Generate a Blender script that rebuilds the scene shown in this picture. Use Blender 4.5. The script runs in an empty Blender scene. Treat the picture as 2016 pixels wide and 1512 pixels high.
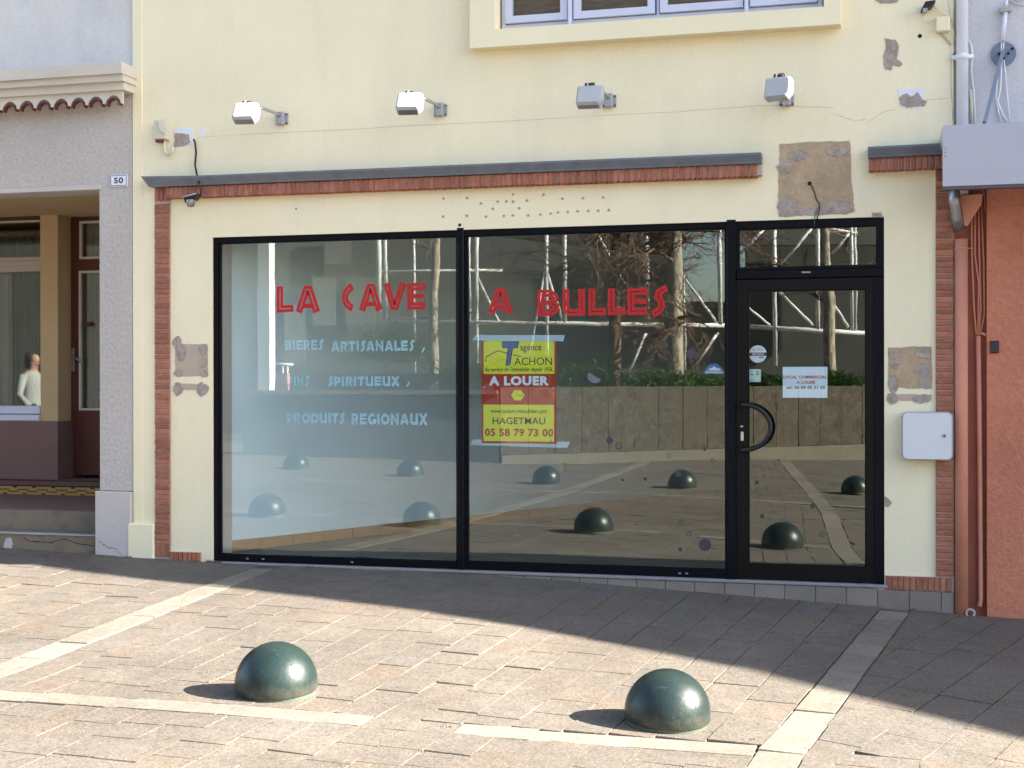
import bpy, math, random
from mathutils import Vector, Matrix
random.seed(7)
S = bpy.context.scene
COL = S.collection
R = math.radians

# ------------------------------------------------------------------ camera
FPX, YAW, PITCH, ROLL, CD, CH = 2774.14, R(15.119), R(-.111), R(-.0865), 9.805, 1.3688
_f = Vector((-math.sin(YAW)*math.cos(PITCH), math.cos(YAW)*math.cos(PITCH), math.sin(PITCH)))
_r = Vector((math.cos(YAW), math.sin(YAW), 0)); _u = _r.cross(_f)
_c, _s = math.cos(ROLL), math.sin(ROLL)
CR, CU, CF = _c*_r+_s*_u, -_s*_r+_c*_u, _f
CP = Vector((0, -CD, CH))
cam = bpy.data.objects.new('camera', bpy.data.cameras.new('camera'))
COL.objects.link(cam); S.camera = cam
cam.matrix_world = Matrix(((CR.x, CU.x, -CF.x, CP.x), (CR.y, CU.y, -CF.y, CP.y), (CR.z, CU.z, -CF.z, CP.z), (0, 0, 0, 1)))
cam.data.sensor_width = 36; cam.data.lens = FPX/2016*36
cam.data.clip_start = .1; cam.data.clip_end = 600
# ------------------------------------------------------------------ sky, sun, exposure
SUN_EL, SUN_B = R(30), R(3.2)                 # elevation; degrees behind the facade line
sd = Vector((math.cos(SUN_EL)*math.cos(SUN_B), math.cos(SUN_EL)*math.sin(SUN_B), math.sin(SUN_EL)))
W = bpy.data.worlds.new('World'); S.world = W; W.use_nodes = True
nt = W.node_tree; bg = nt.nodes['Background']
sky = nt.nodes.new('ShaderNodeTexSky'); sky.sky_type = 'NISHITA'; sky.sun_disc = False
sky.sun_elevation = SUN_EL; sky.sun_rotation = math.atan2(sd.x, sd.y)
sky.air_density = 1.0; sky.dust_density = 1.6; sky.ozone_density = 1.0
nt.links.new(sky.outputs[0], bg.inputs[0]); bg.inputs[1].default_value = .075
sl = bpy.data.lights.new('sun', 'SUN'); sl.energy = 5.0; sl.angle = R(.5); sl.color = (1, .93, .82)
so = bpy.data.objects.new('sun', sl); COL.objects.link(so)
so.rotation_euler = sd.to_track_quat('Z', 'Y').to_euler()
S.view_settings.view_transform = 'Standard'; S.view_settings.look = 'None'
S.view_settings.exposure = 2.68; S.view_settings.gamma = 1
S.view_settings.use_curve_mapping = False

# ------------------------------------------------------------------ from photo measurements to places
def ray(x, y): return CR*((x-1008)/FPX)+CU*((756-y)/FPX)+CF
def P(x, y, Y=0.0):
    d = ray(x, y); return CP+d*((Y-CP.y)/d.y)
def PX(x, y, Y=0.0): return P(x, y, Y).x
def PZ(x, y, Y=0.0): return P(x, y, Y).z
def interp(x, xs, ys):
    if x <= xs[0]: return ys[0]
    for i in range(1, len(xs)):
        if x <= xs[i]: return ys[i-1]+(ys[i]-ys[i-1])*(x-xs[i-1])/(xs[i]-xs[i-1])
    return ys[-1]
def gz(x, y):
    return interp(x, [-12, -6.6, -5, -3.86, -2.68, -1.22, -.06, .75, 8, 14], [.2, .04, -.012, -.016, -.035, -.10, -.15, -.192, -.30, -.34]) + interp(y, [-30, -9, -3.5, 0], [-.05, -.05, -.085, 0])
def G(x, y):
    d = ray(x, y); lo, hi = 1, 200
    for i in range(40):
        t = (lo+hi)/2; p = CP+d*t
        if p.z > gz(p.x, p.y): lo = t
        else: hi = t
    return p
def V(x, y, dep, m=.05):                      # a thing the windows mirror: its real place in the square
    p = CP+ray(x, y)*dep; return Vector((p.x, 2*m-p.y, p.z))
def GV(x, y):
    d = ray(x, y); lo, hi = 1, 200
    for i in range(40):
        t = (lo+hi)/2; p = CP+d*t
        if p.z > gz(p.x, -p.y): lo = t
        else: hi = t
    return Vector((p.x, -p.y, gz(p.x, -p.y)))

# ------------------------------------------------------------------ materials
MATS = {}
def mat(name, col, rough=.8, var=.12, ns=3.0, bump=0.0, bs=120.0, metal=0.0, spec=.4, rnd=0.0, col2=None, c2amt=0.0, c2s=8.0, c2lo=.55, c2hi=.7, bump2=0.0, bs2=12.0, coat=0.0, stretch=None, grain=0.0, gs=60.0, c2st=None):
    if name in MATS: return MATS[name]
    m = bpy.data.materials.new(name); m.use_nodes = True; MATS[name] = m
    n, l = m.node_tree.nodes, m.node_tree.links
    b = n['Principled BSDF']
    b.inputs['Roughness'].default_value = rough; b.inputs['Metallic'].default_value = metal
    b.inputs['Specular IOR Level'].default_value = spec
    if coat: b.inputs['Coat Weight'].default_value = coat; b.inputs['Coat Roughness'].default_value = .08
    geo = n.new('ShaderNodeNewGeometry'); vec = geo.outputs['Position']
    if stretch:
        mp = n.new('ShaderNodeMapping'); mp.inputs['Scale'].default_value = stretch; l.new(vec, mp.inputs[0]); vec = mp.outputs[0]
    cur = None
    def noise(sc, det=4, ro=.6):
        t = n.new('ShaderNodeTexNoise'); t.inputs['Scale'].default_value = sc; t.inputs['Detail'].default_value = det
        t.inputs['Roughness'].default_value = ro; l.new(vec, t.inputs['Vector']); return t.outputs['Fac']
    mx = n.new('ShaderNodeMix'); mx.data_type = 'RGBA'; mx.blend_type = 'MULTIPLY'; mx.inputs[0].default_value = 1
    mx.inputs[6].default_value = (*col, 1)
    mr = n.new('ShaderNodeMapRange'); mr.inputs[1].default_value = .25; mr.inputs[2].default_value = .75
    mr.inputs[3].default_value = 1-var; mr.inputs[4].default_value = 1+var; l.new(noise(ns, 6), mr.inputs[0])
    val = mr.outputs[0]
    if rnd:
        oi = n.new('ShaderNodeObjectInfo'); r2 = n.new('ShaderNodeMapRange'); r2.inputs[3].default_value = 1-rnd; r2.inputs[4].default_value = 1+rnd
        l.new(oi.outputs['Random'], r2.inputs[0]); mm = n.new('ShaderNodeMath'); mm.operation = 'MULTIPLY'
        l.new(val, mm.inputs[0]); l.new(r2.outputs[0], mm.inputs[1]); val = mm.outputs[0]
    if grain:
        gr = n.new('ShaderNodeMapRange'); gr.inputs[1].default_value = .3; gr.inputs[2].default_value = .7; gr.inputs[3].default_value = 1-grain; gr.inputs[4].default_value = 1+grain*.7
        l.new(noise(gs, 3, .7), gr.inputs[0]); m3 = n.new('ShaderNodeMath'); m3.operation = 'MULTIPLY'; l.new(val, m3.inputs[0]); l.new(gr.outputs[0], m3.inputs[1]); val = m3.outputs[0]
    l.new(val, mx.inputs[7]); cur = mx.outputs[2]
    if col2:
        r3 = n.new('ShaderNodeMapRange'); r3.inputs[1].default_value = c2lo; r3.inputs[2].default_value = c2hi
        r3.inputs[4].default_value = c2amt; vec_ = vec
        if c2st:
            mp2 = n.new('ShaderNodeMapping'); mp2.inputs['Scale'].default_value = c2st; l.new(vec, mp2.inputs[0]); vec = mp2.outputs[0]
        l.new(noise(c2s, 8, .7), r3.inputs[0]); vec = vec_
        m2 = n.new('ShaderNodeMix'); m2.data_type = 'RGBA'; l.new(r3.outputs[0], m2.inputs[0]); l.new(cur, m2.inputs[6]); m2.inputs[7].default_value = (*col2, 1)
        cur = m2.outputs[2]
    l.new(cur, b.inputs['Base Color'])
    nrm = None
    for st, sc in ((bump2, bs2), (bump, bs)):
        if st:
            bp = n.new('ShaderNodeBump'); bp.inputs['Strength'].default_value = 1; bp.inputs['Distance'].default_value = st
            l.new(noise(sc, 5, .65), bp.inputs['Height'])
            if nrm: l.new(nrm, bp.inputs['Normal'])
            nrm = bp.outputs[0]
    if nrm: l.new(nrm, b.inputs['Normal'])
    m['_col'] = 0; m['_out'] = 0
    return m
def hexc(r, g, b_): return tuple(((v/255)/12.92 if v/255 <= .04045 else ((v/255+.055)/1.055)**2.4) for v in (r, g, b_))

GLASS_F0 = .074
def glass_mat():
    m = bpy.data.materials.new('window_glass'); m.use_nodes = True; n, l = m.node_tree.nodes, m.node_tree.links
    n.remove(n['Principled BSDF'])
    g = n.new('ShaderNodeBsdfGlossy'); g.inputs['Roughness'].default_value = 0.0; g.inputs['Color'].default_value = (.96, 1, .96, 1)
    t = n.new('ShaderNodeBsdfTransparent'); t.inputs['Color'].default_value = (.97, .99, .98, 1)
    lw = n.new('ShaderNodeLayerWeight'); lw.inputs['Blend'].default_value = .5
    pw_ = n.new('ShaderNodeMath'); pw_.operation = 'POWER'; pw_.inputs[1].default_value = 4; l.new(lw.outputs['Facing'], pw_.inputs[0])
    mr = n.new('ShaderNodeMapRange'); mr.inputs[3].default_value = GLASS_F0; mr.inputs[4].default_value = .8; l.new(pw_.outputs[0], mr.inputs[0])
    mx = n.new('ShaderNodeMixShader'); l.new(mr.outputs[0], mx.inputs[0]); l.new(t.outputs[0], mx.inputs[1]); l.new(g.outputs[0], mx.inputs[2])
    ge = n.new('ShaderNodeNewGeometry'); mp = n.new('ShaderNodeMapping'); mp.inputs['Scale'].default_value = (2.2, 1, 1.1)
    l.new(ge.outputs['Position'], mp.inputs[0])
    no = n.new('ShaderNodeTexNoise'); no.inputs['Scale'].default_value = 1.6; no.inputs['Detail'].default_value = 3; l.new(mp.outputs[0], no.inputs['Vector'])
    bp = n.new('ShaderNodeBump'); bp.inputs['Distance'].default_value = .0001; l.new(no.outputs['Fac'], bp.inputs['Height']); l.new(bp.outputs[0], g.inputs['Normal'])
    l.new(mx.outputs[0], n['Material Output'].inputs[0]); MATS['glass'] = m; return m
M_glass = glass_mat()

def slab_mat(name, ramp, speck=.45, rel=.0026):
    m = bpy.data.materials.new(name); m.use_nodes = True; n, l = m.node_tree.nodes, m.node_tree.links; b = n['Principled BSDF']
    b.inputs['Roughness'].default_value = .82; b.inputs['Specular IOR Level'].default_value = .3
    at = n.new('ShaderNodeAttribute'); at.attribute_name = 'tone'
    oi = n.new('ShaderNodeObjectInfo'); ad = n.new('ShaderNodeMath'); ad.operation = 'ADD'
    l.new(oi.outputs['Random'], ad.inputs[0]); l.new(at.outputs['Fac'], ad.inputs[1])
    fr = n.new('ShaderNodeMath'); fr.operation = 'FRACT'; l.new(ad.outputs[0], fr.inputs[0])
    cr = n.new('ShaderNodeValToRGB'); cr.color_ramp.interpolation = 'LINEAR'
    el = cr.color_ramp.elements
    el[0].position = 0; el[0].color = (*ramp[0], 1); el[1].position = 1; el[1].color = (*ramp[-1], 1)
    for i, c in enumerate(ramp[1:-1]):
        e = el.new((i+1)/(len(ramp)-1)); e.color = (*c, 1)
    l.new(fr.outputs[0], cr.inputs[0])
    ge = n.new('ShaderNodeNewGeometry')
    def noise(sc, det, ro=.6):
        t = n.new('ShaderNodeTexNoise'); t.inputs['Scale'].default_value = sc; t.inputs['Detail'].default_value = det; t.inputs['Roughness'].default_value = ro
        l.new(ge.outputs['Position'], t.inputs['Vector']); return t.outputs['Fac']
    def rng(f, a, b_, c, d):
        t = n.new('ShaderNodeMapRange'); t.inputs[1].default_value = a; t.inputs[2].default_value = b_; t.inputs[3].default_value = c; t.inputs[4].default_value = d
        l.new(f, t.inputs[0]); return t.outputs[0]
    def mul(a, f):
        t = n.new('ShaderNodeMix'); t.data_type = 'RGBA'; t.blend_type = 'MULTIPLY'; t.inputs[0].default_value = 1
        l.new(a, t.inputs[6]); l.new(f, t.inputs[7]); return t.outputs[2]
    c = mul(cr.outputs[0], rng(noise(1.3, 4), .3, .7, .80, 1.12))
    c = mul(c, rng(noise(9, 6, .7), .3, .7, .84, 1.12))
    c = mul(c, rng(noise(75, 3, .7), .33, .5, 1-speck, 1.04)); c = mul(c, rng(noise(32, 5, .75), .30, .46, .62, 1.03))
    mixw = n.new('ShaderNodeMix'); mixw.data_type = 'RGBA'; l.new(rng(noise(70, 3), .60, .70, 0, .45), mixw.inputs[0])
    l.new(c, mixw.inputs[6]); mixw.inputs[7].default_value = (.34, .32, .28, 1)
    l.new(mixw.outputs[2], b.inputs['Base Color'])
    b1 = n.new('ShaderNodeBump'); b1.inputs['Distance'].default_value = rel*2.2; l.new(noise(24, 7, .68), b1.inputs['Height'])
    b2 = n.new('ShaderNodeBump'); b2.inputs['Distance'].default_value = rel*.7; l.new(noise(90, 4, .7), b2.inputs['Height']); l.new(b1.outputs[0], b2.inputs['Normal'])
    l.new(b2.outputs[0], b.inputs['Normal']); MATS[name] = m; return m

M_cream = mat('cream_render', (.86, .77, .545), .9, .05, .9, bump=.0016, bs=90, bump2=.003, bs2=4, spec=.2, grain=.035, gs=45, col2=(.60, .56, .40), c2amt=.28, c2s=1.6, c2lo=.48, c2hi=.8, c2st=(2.2, 1, .5))
M_cream2 = mat('cream_trim', (.84, .755, .53), .85, .04, 2, bump=.0006, bs=150, spec=.2)
M_brick = mat('red_brick', (.36, .135, .085), .9, .25, 30, bump=.0012, bs=140, rnd=.2, spec=.15, col2=(.33, .25, .22), c2amt=.6, c2s=22, c2lo=.55, c2hi=.75)
M_mortar = mat('pale_mortar', (.42, .36, .33), .95, .15, 40, bump=.001, bs=200)
M_slate = mat('slate_coping', (.15, .165, .20), .6, .18, 9, bump=.0008, bs=60, spec=.4, col2=(.32, .34, .36), c2amt=.6, c2s=14, c2lo=.62, c2hi=.76)
M_alu = mat('black_aluminium', (.004, .005, .009), .3, .15, 8, spec=.12, col2=(.05, .05, .06), c2amt=.25, c2s=30, c2lo=.62, c2hi=.8)
M_alu2 = mat('brown_black_aluminium', (.007, .006, .007), .35, .15, 8, spec=.15)
M_grey = mat('grey_roughcast', (.52, .475, .445), .95, .07, 1.3, bump=.014, bs=36, bump2=.004, bs2=9, spec=.15, grain=.14, gs=38, col2=(.30, .25, .24), c2amt=.6, c2s=45, c2lo=.55, c2hi=.75)
M_bluewhite = mat('blue_white_render', (.63, .615, .60), .9, .08, 1.2, bump=.003, bs=50, grain=.05, gs=35, spec=.2, col2=(.36, .38, .44), c2amt=.5, c2s=1.6, c2lo=.5, c2hi=.8, c2st=(1.5, 1, .8))
M_lilac = mat('lilac_render', (.59, .57, .59), .9, .08, 1.4, bump=.004, bs=60, grain=.06, gs=40, spec=.2, col2=(.40, .40, .45), c2amt=.4, c2s=2.5)
M_plinth = mat('smooth_lilac_plinth', (.52, .475, .455), .85, .06, 2.5, bump=.0008, bs=60, spec=.2, col2=(.36, .33, .34), c2amt=.5, c2s=5)
M_orange = mat('orange_roughcast', (.58, .22, .138), .95, .09, 2, bump=.013, bs=45, bump2=.003, bs2=8, grain=.13, gs=42, spec=.15, col2=(.36, .12, .08), c2amt=.5, c2s=3)
M_orange_s = mat('orange_painted', (.60, .25, .165), .7, .09, 5, bump=.0008, bs=60, spec=.3, col2=(.40, .20, .15), c2amt=.4, c2s=12)
M_white = mat('white_paint', (.72, .74, .80), .5, .05, 4, spec=.4)
M_whitepvc = mat('white_window_frame', (.60, .62, .75), .4, .05, 4, spec=.5)
M_cornice = mat('cream_cornice', (.58, .53, .46), .85, .1, 3, bump=.001, bs=60, col2=(.36, .34, .33), c2amt=.5, c2s=4, c2lo=.5, c2hi=.8, stretch=(.5, 1, 2))
M_tileclay = mat('roof_clay', (.12, .035, .03), .85, .2, 12, bump=.001, bs=80)
M_steel = mat('galvanised_steel', (.35, .35, .38), .35, .15, 9, metal=.8, bump=.0003, bs=50)
M_dark = mat('dark_hole', (.012, .011, .010), .8, .1)
M_black = mat('black_rubber', (.012, .012, .013), .5, .1)
M_cable = mat('grey_cable', (.42, .40, .36), .7, .15, 20)
M_tan = mat('tan_render', (.52, .375, .215), .9, .06, 3, bump=.0008, bs=100, spec=.2)
M_purple = mat('mauve_base', (.20, .118, .105), .85, .08, 3, bump=.0015, bs=90, spec=.2)
M_redwood = mat('oxblood_wood', (.085, .022, .016), .5, .2, 6, spec=.4, stretch=(1, 1, .3))
M_step = mat('worn_concrete_step', (.22, .168, .118), .9, .15, 4, bump=.0015, bs=60, col2=(.13, .115, .10), c2amt=.8, c2s=6, c2lo=.5, c2hi=.72)
M_terra = mat('terracotta_floor', (.20, .12, .10), .7, .1, 8)
M_curtain = mat('curtain', (.045, .048, .040), .9, .65, 6, stretch=(9, 1, .15))  # upright streaks paint the light and shade of the folds into the cloth
M_curtain2 = mat('pale_curtain', (.20, .18, .16), .9, .3, 6, stretch=(9, 1, .15))
M_backing = mat('brown_backing', (.11, .055, .04), .9, .6, 12, bump=.004, bs=40, stretch=(.5, 1, 3))
M_tilep = mat('plinth_tile', (.22, .185, .16), .6, .1, 6, bump=.0005, bs=60, rnd=.1, col2=(.20, .17, .16), c2amt=.6, c2s=8)
M_sill = mat('stone_threshold', (.26, .245, .245), .6, .12, 8, bump=.0008, bs=60)
M_scar = mat('bare_plaster', (.43, .315, .205), .95, .16, 6, bump=.003, bs=60, col2=(.52, .43, .33), c2amt=.8, c2s=7, grain=.12, gs=40)
M_glue = mat('grey_adhesive', (.39, .325, .285), .95, .2, 12, bump=.006, bs=50, col2=(.25, .20, .175), c2amt=.75, c2s=18, c2lo=.48, c2hi=.62, grain=.15, gs=55)
M_bol = mat('green_bollard_paint', (.0115, .0235, .0205), .36, .3, 5, spec=.45, bump=.0012, bs=45, col2=(.055, .085, .07), c2amt=.15, c2s=42, c2lo=.58, c2hi=.72, grain=.15, gs=90)
M_bolr = mat('verdigris_base_ring', (.09, .12, .09), .7, .2, 14, bump=.002, bs=60)
def bollard_dirt(m):                           # road dust thrown up round the foot, scratches on the crown
    n, l = m.node_tree.nodes, m.node_tree.links; b = n['Principled BSDF']; src = b.inputs['Base Color'].links[0].from_socket
    tc = n.new('ShaderNodeTexCoord'); sp_ = n.new('ShaderNodeSeparateXYZ'); l.new(tc.outputs['Object'], sp_.inputs[0])
    ge = n.new('ShaderNodeNewGeometry'); no = n.new('ShaderNodeTexNoise'); no.inputs['Scale'].default_value = 14; no.inputs['Detail'].default_value = 7; no.inputs['Roughness'].default_value = .75
    l.new(ge.outputs['Position'], no.inputs['Vector'])
    ad = n.new('ShaderNodeMath'); ad.operation = 'MULTIPLY_ADD'; ad.inputs[1].default_value = -.16; l.new(no.outputs['Fac'], ad.inputs[0]); l.new(sp_.outputs[2], ad.inputs[2])
    mr = n.new('ShaderNodeMapRange'); mr.inputs[1].default_value = .0; mr.inputs[2].default_value = -.06; mr.inputs[3].default_value = 0; mr.inputs[4].default_value = .5; l.new(ad.outputs[0], mr.inputs[0])
    mx = n.new('ShaderNodeMix'); mx.data_type = 'RGBA'; l.new(mr.outputs[0], mx.inputs[0]); l.new(src, mx.inputs[6]); mx.inputs[7].default_value = (.10, .09, .068, 1)
    # thin pale scratches
    mp = n.new('ShaderNodeMapping'); mp.inputs['Scale'].default_value = (9, 60, 25); mp.inputs['Rotation'].default_value = (.3, .5, .9); l.new(ge.outputs['Position'], mp.inputs[0])
    n2 = n.new('ShaderNodeTexNoise'); n2.inputs['Scale'].default_value = 1.6; n2.inputs['Detail'].default_value = 3; l.new(mp.outputs[0], n2.inputs['Vector'])
    m2 = n.new('ShaderNodeMapRange'); m2.inputs[1].default_value = .66; m2.inputs[2].default_value = .70; m2.inputs[4].default_value = .16; l.new(n2.outputs['Fac'], m2.inputs[0])
    mx2 = n.new('ShaderNodeMix'); mx2.data_type = 'RGBA'; l.new(m2.outputs[0], mx2.inputs[0]); l.new(mx.outputs[2], mx2.inputs[6]); mx2.inputs[7].default_value = (.11, .13, .12, 1)
    l.new(mx2.outputs[2], b.inputs['Base Color'])
    rr_ = n.new('ShaderNodeMapRange'); rr_.inputs[1].default_value = .3; rr_.inputs[2].default_value = .7; rr_.inputs[3].default_value = .31; rr_.inputs[4].default_value = .42; l.new(no.outputs['Fac'], rr_.inputs[0]); l.new(rr_.outputs[0], b.inputs['Roughness'])
bollard_dirt(M_bol)
M_yel = mat('sign_yellow', (.60, .63, .045), .5, .03)
M_red = mat('sign_red', (.33, .02, .018), .5, .06)
M_redl = mat('red_vinyl', (.46, .010, .014), .45, .04)
M_bluel = mat('pale_blue_vinyl', (.40, .64, .78), .5, .06)
M_navy = mat('navy_print', (.012, .012, .04), .5, .03)
M_royal = mat('royal_blue_print', (.035, .09, .34), .5, .03)
M_paper = mat('pale_blue_paper', (.62, .72, .86), .6, .03)
M_lilacst = mat('lilac_sticker', (.20, .19, .27), .5, .05)
M_tape = mat('translucent_tape', (.36, .50, .60), .5, .12, 30)
M_plastic = mat('ivory_plastic', (.60, .56, .45), .5, .05)
M_meter = mat('white_meter_plastic', (.66, .665, .70), .45, .05, 3, col2=(.45, .38, .33), c2amt=.4, c2s=6, c2lo=.62, c2hi=.75)
M_metrim = mat('meter_trim', (.42, .41, .42), .55, .1)
M_inwall = mat('interior_pale_blue_wall', (.74, .88, .95), .8, .04, 1.5)
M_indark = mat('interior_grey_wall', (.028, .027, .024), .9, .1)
M_infloor = mat('interior_floor', (.085, .075, .055), .6, .1, 3)
M_skirt = mat('terracotta_skirting', (.42, .22, .10), .6, .12, 4)
M_skin = mat('skin', (.45, .26, .19), .6, .03)
M_shirt = mat('white_shirt', (.36, .38, .37), .9, .04)
M_trouser = mat('dark_trousers', (.03, .033, .045), .9, .1)
M_hair = mat('dark_hair', (.045, .035, .030), .7, .2)
M_conc = mat('exposed_aggregate_concrete', (.095, .08, .06), .95, .3, 7, bump=.012, bs=22, col2=(.045, .038, .03), c2amt=.85, c2s=5, c2lo=.50, c2hi=.68, grain=.45, gs=16)
M_conc2 = mat('pale_concrete_kerb', (.155, .14, .11), .9, .15, 3, bump=.002, bs=50, col2=(.18, .16, .13), c2amt=.6, c2s=4)
M_cblue = mat('shaded_stone', (.085, .09, .092), .9, .15, 3, bump=.003, bs=40)  # wall tone with the shade already mixed into the colour
M_bark1 = mat('pale_flaking_bark', (.42, .37, .28), .9, .3, 8, bump=.012, bs=26, col2=(.09, .075, .055), c2amt=.95, c2s=15, c2lo=.47, c2hi=.6, stretch=(1, 1, .35))
M_bark2 = mat('brown_bark', (.16, .10, .065), .9, .3, 12, bump=.01, bs=30, stretch=(1, 1, .3))
M_leaf = mat('shrub_leaf', (.085, .15, .035), .6, .4, 7, spec=.4)
M_leaf2 = mat('grass_leaf', (.12, .21, .045), .7, .4, 5)
M_wsteel = mat('white_steel_tube', (.78, .78, .76), .4, .05)
M_hall = mat('dark_hall_wall', (.075, .078, .068), .9, .15, 1.5)
M_hall2 = mat('hall_soffit', (.11, .11, .10), .9, .1, 1.5)
M_hallpane = mat('hall_window', (.14, .14, .125), .4, .1)
M_pink = mat('pink_wall_panel', (.58, .25, .21), .8, .1)
M_house = mat('pale_house_render', (.52, .46, .38), .9, .08, 1.5)
M_shut = mat('shutter_paint', (.16, .22, .24), .6, .1)
M_slab = slab_mat('paving_stone', [(.130, .112, .092), (.136, .116, .094), (.130, .110, .092), (.142, .121, .098), (.132, .116, .099), (.138, .115, .093), (.146, .117, .090), (.128, .111, .093)])
M_bord = slab_mat('cream_border_stone', [(.178, .156, .124), (.210, .186, .148), (.184, .164, .134), (.218, .192, .152)], .28, .0016)
M_joint = mat('sandy_joint', (.115, .098, .078), .98, .2, 30, bump=.002, bs=120, col2=(.05, .043, .035), c2amt=.8, c2s=2.5, c2lo=.5, c2hi=.62)
M_mos = [mat('mosaic_black', (.018, .016, .02), .5, .1), mat('mosaic_ochre', (.42, .25, .06), .5, .1), mat('mosaic_red', (.16, .04, .03), .5, .1)]

# ------------------------------------------------------------------ mesh builder
class MB:
    def __init__(s): s.v = []; s.f = []; s.m = []; s.t = []
    def add(s, vs, fs, mi=0, tone=0.0):
        o = len(s.v); s.v += [Vector(v) for v in vs]; s.f += [tuple(i+o for i in f) for f in fs]; s.m += [mi]*len(fs); s.t += [tone]*len(fs); return s
    def box(s, x0, x1, y0, y1, z0, z1, mi=0):
        return s.add([(x0, y0, z0), (x1, y0, z0), (x1, y1, z0), (x0, y1, z0), (x0, y0, z1), (x1, y0, z1), (x1, y1, z1), (x0, y1, z1)],
                     [(3, 2, 1, 0), (4, 5, 6, 7), (0, 1, 5, 4), (1, 2, 6, 5), (2, 3, 7, 6), (3, 0, 4, 7)], mi)
    def bbox(s, x0, x1, y0, y1, z0, z1, b, mi=0):      # front (low y) edges chamfered
        return s.add([(x0, y1, z0), (x1, y1, z0), (x1, y1, z1), (x0, y1, z1), (x0, y0+b, z0), (x1, y0+b, z0), (x1, y0+b, z1), (x0, y0+b, z1),
                      (x0+b, y0, z0+b), (x1-b, y0, z0+b), (x1-b, y0, z1-b), (x0+b, y0, z1-b)],
                     [(0, 1, 5, 4), (1, 2, 6, 5), (2, 3, 7, 6), (3, 0, 4, 7), (4, 5, 9, 8), (5, 6, 10, 9), (6, 7, 11, 10), (7, 4, 8, 11), (8, 9, 10, 11), (0, 3, 2, 1)], mi)
    def hexa(s, c, mi=0):                              # 4 bottom + 4 top corners
        return s.add(c, [(3, 2, 1, 0), (4, 5, 6, 7), (0, 1, 5, 4), (1, 2, 6, 5), (2, 3, 7, 6), (3, 0, 4, 7)], mi)
    def tube(s, pts, r, seg=8, mi=0, cap=True):
        pts = [Vector(p) for p in pts]; rs = r if isinstance(r, (list, tuple)) else [r]*len(pts)
        o = len(s.v); up = None
        for i, p in enumerate(pts):
            d = (pts[min(i+1, len(pts)-1)]-pts[max(i-1, 0)]).normalized()
            if up is None: up = d.orthogonal().normalized()
            a = (up-d*up.dot(d)).normalized(); b = d.cross(a); up = a
            for k in range(seg):
                t = 2*math.pi*k/seg; s.v.append(p+(a*math.cos(t)+b*math.sin(t))*rs[i])
        for i in range(len(pts)-1):
            for k in range(seg):
                k2 = (k+1) % seg; s.f.append((o+i*seg+k, o+i*seg+k2, o+(i+1)*seg+k2, o+(i+1)*seg+k)); s.m.append(mi); s.t.append(0)
        if cap:
            s.f.append(tuple(o+k for k in range(seg))[::-1]); s.m.append(mi); s.t.append(0)
            s.f.append(tuple(o+(len(pts)-1)*seg+k for k in range(seg))); s.m.append(mi); s.t.append(0)
        return s
    def lathe(s, prof, c=(0, 0, 0), seg=32, mi=0):     # prof: (r, z)
        o = len(s.v); c = Vector(c)
        for r_, z in prof:
            for k in range(seg):
                t = 2*math.pi*k/seg; s.v.append(c+Vector((r_*math.cos(t), r_*math.sin(t), z)))
        for i in range(len(prof)-1):
            for k in range(seg):
                k2 = (k+1) % seg; s.f.append((o+i*seg+k, o+i*seg+k2, o+(i+1)*seg+k2, o+(i+1)*seg+k)); s.m.append(mi); s.t.append(0)
        return s
    def prism(s, poly, y0, y1, mi=0):                  # poly in (x, z), extruded along y
        n = len(poly); o = len(s.v)
        for y in (y0, y1): s.v += [Vector((x, y, z)) for x, z in poly]
        s.f += [tuple(o+i for i in range(n)), tuple(o+n+i for i in range(n))[::-1]]; s.m += [mi]*2; s.t += [0]*2
        for i in range(n):
            j = (i+1) % n; s.f.append((o+i, o+n+i, o+n+j, o+j)); s.m.append(mi); s.t.append(0)
        return s
ORG = {}
def link(name, me, parent=None, loc=(0, 0, 0)):
    o = bpy.data.objects.new(name, me); COL.objects.link(o); o.location = loc
    if parent is not None: o.parent = parent
    ORG[o.name] = Vector(loc)+(ORG[parent.name] if parent is not None else Vector((0, 0, 0)))
    return o
def mesh(name, mb, mats, org=Vector((0, 0, 0)), smooth=False):
    me = bpy.data.meshes.new(name); me.from_pydata([v-org for v in mb.v], [], mb.f)
    for m in (mats if isinstance(mats, (list, tuple)) else [mats]): me.materials.append(m)
    for p, mi in zip(me.polygons, mb.m): p.material_index = mi; p.use_smooth = smooth
    if any(mb.t):
        a = me.attributes.new('tone', 'FLOAT', 'FACE')
        for i, t in enumerate(mb.t): a.data[i].value = t
    me.update(); return me
def obj(name, mb, mats, parent=None, smooth=False, **tags):
    org = ORG[parent.name] if parent is not None else Vector((0, 0, 0))
    o = link(name, mesh(name, mb, mats, org, smooth), parent)
    for k, v in tags.items(): o[k] = v
    return o
def thing(name, label, cat, loc=(0, 0, 0), group=None):
    o = link(name, None, None, loc); o['label'] = label; o['category'] = cat
    if group: o['group'] = group
    return o
def solo(name, mb, mats, label, cat, loc, group=None, smooth=False):
    o = link(name, mesh(name, mb, mats, Vector(loc), smooth), None, loc); o['label'] = label; o['category'] = cat
    if group: o['group'] = group
    return o
def structure(name, mb, mats, **k): return obj(name, mb, mats, None, kind='structure', **k)
def jit(a): return random.uniform(-a, a)

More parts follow.
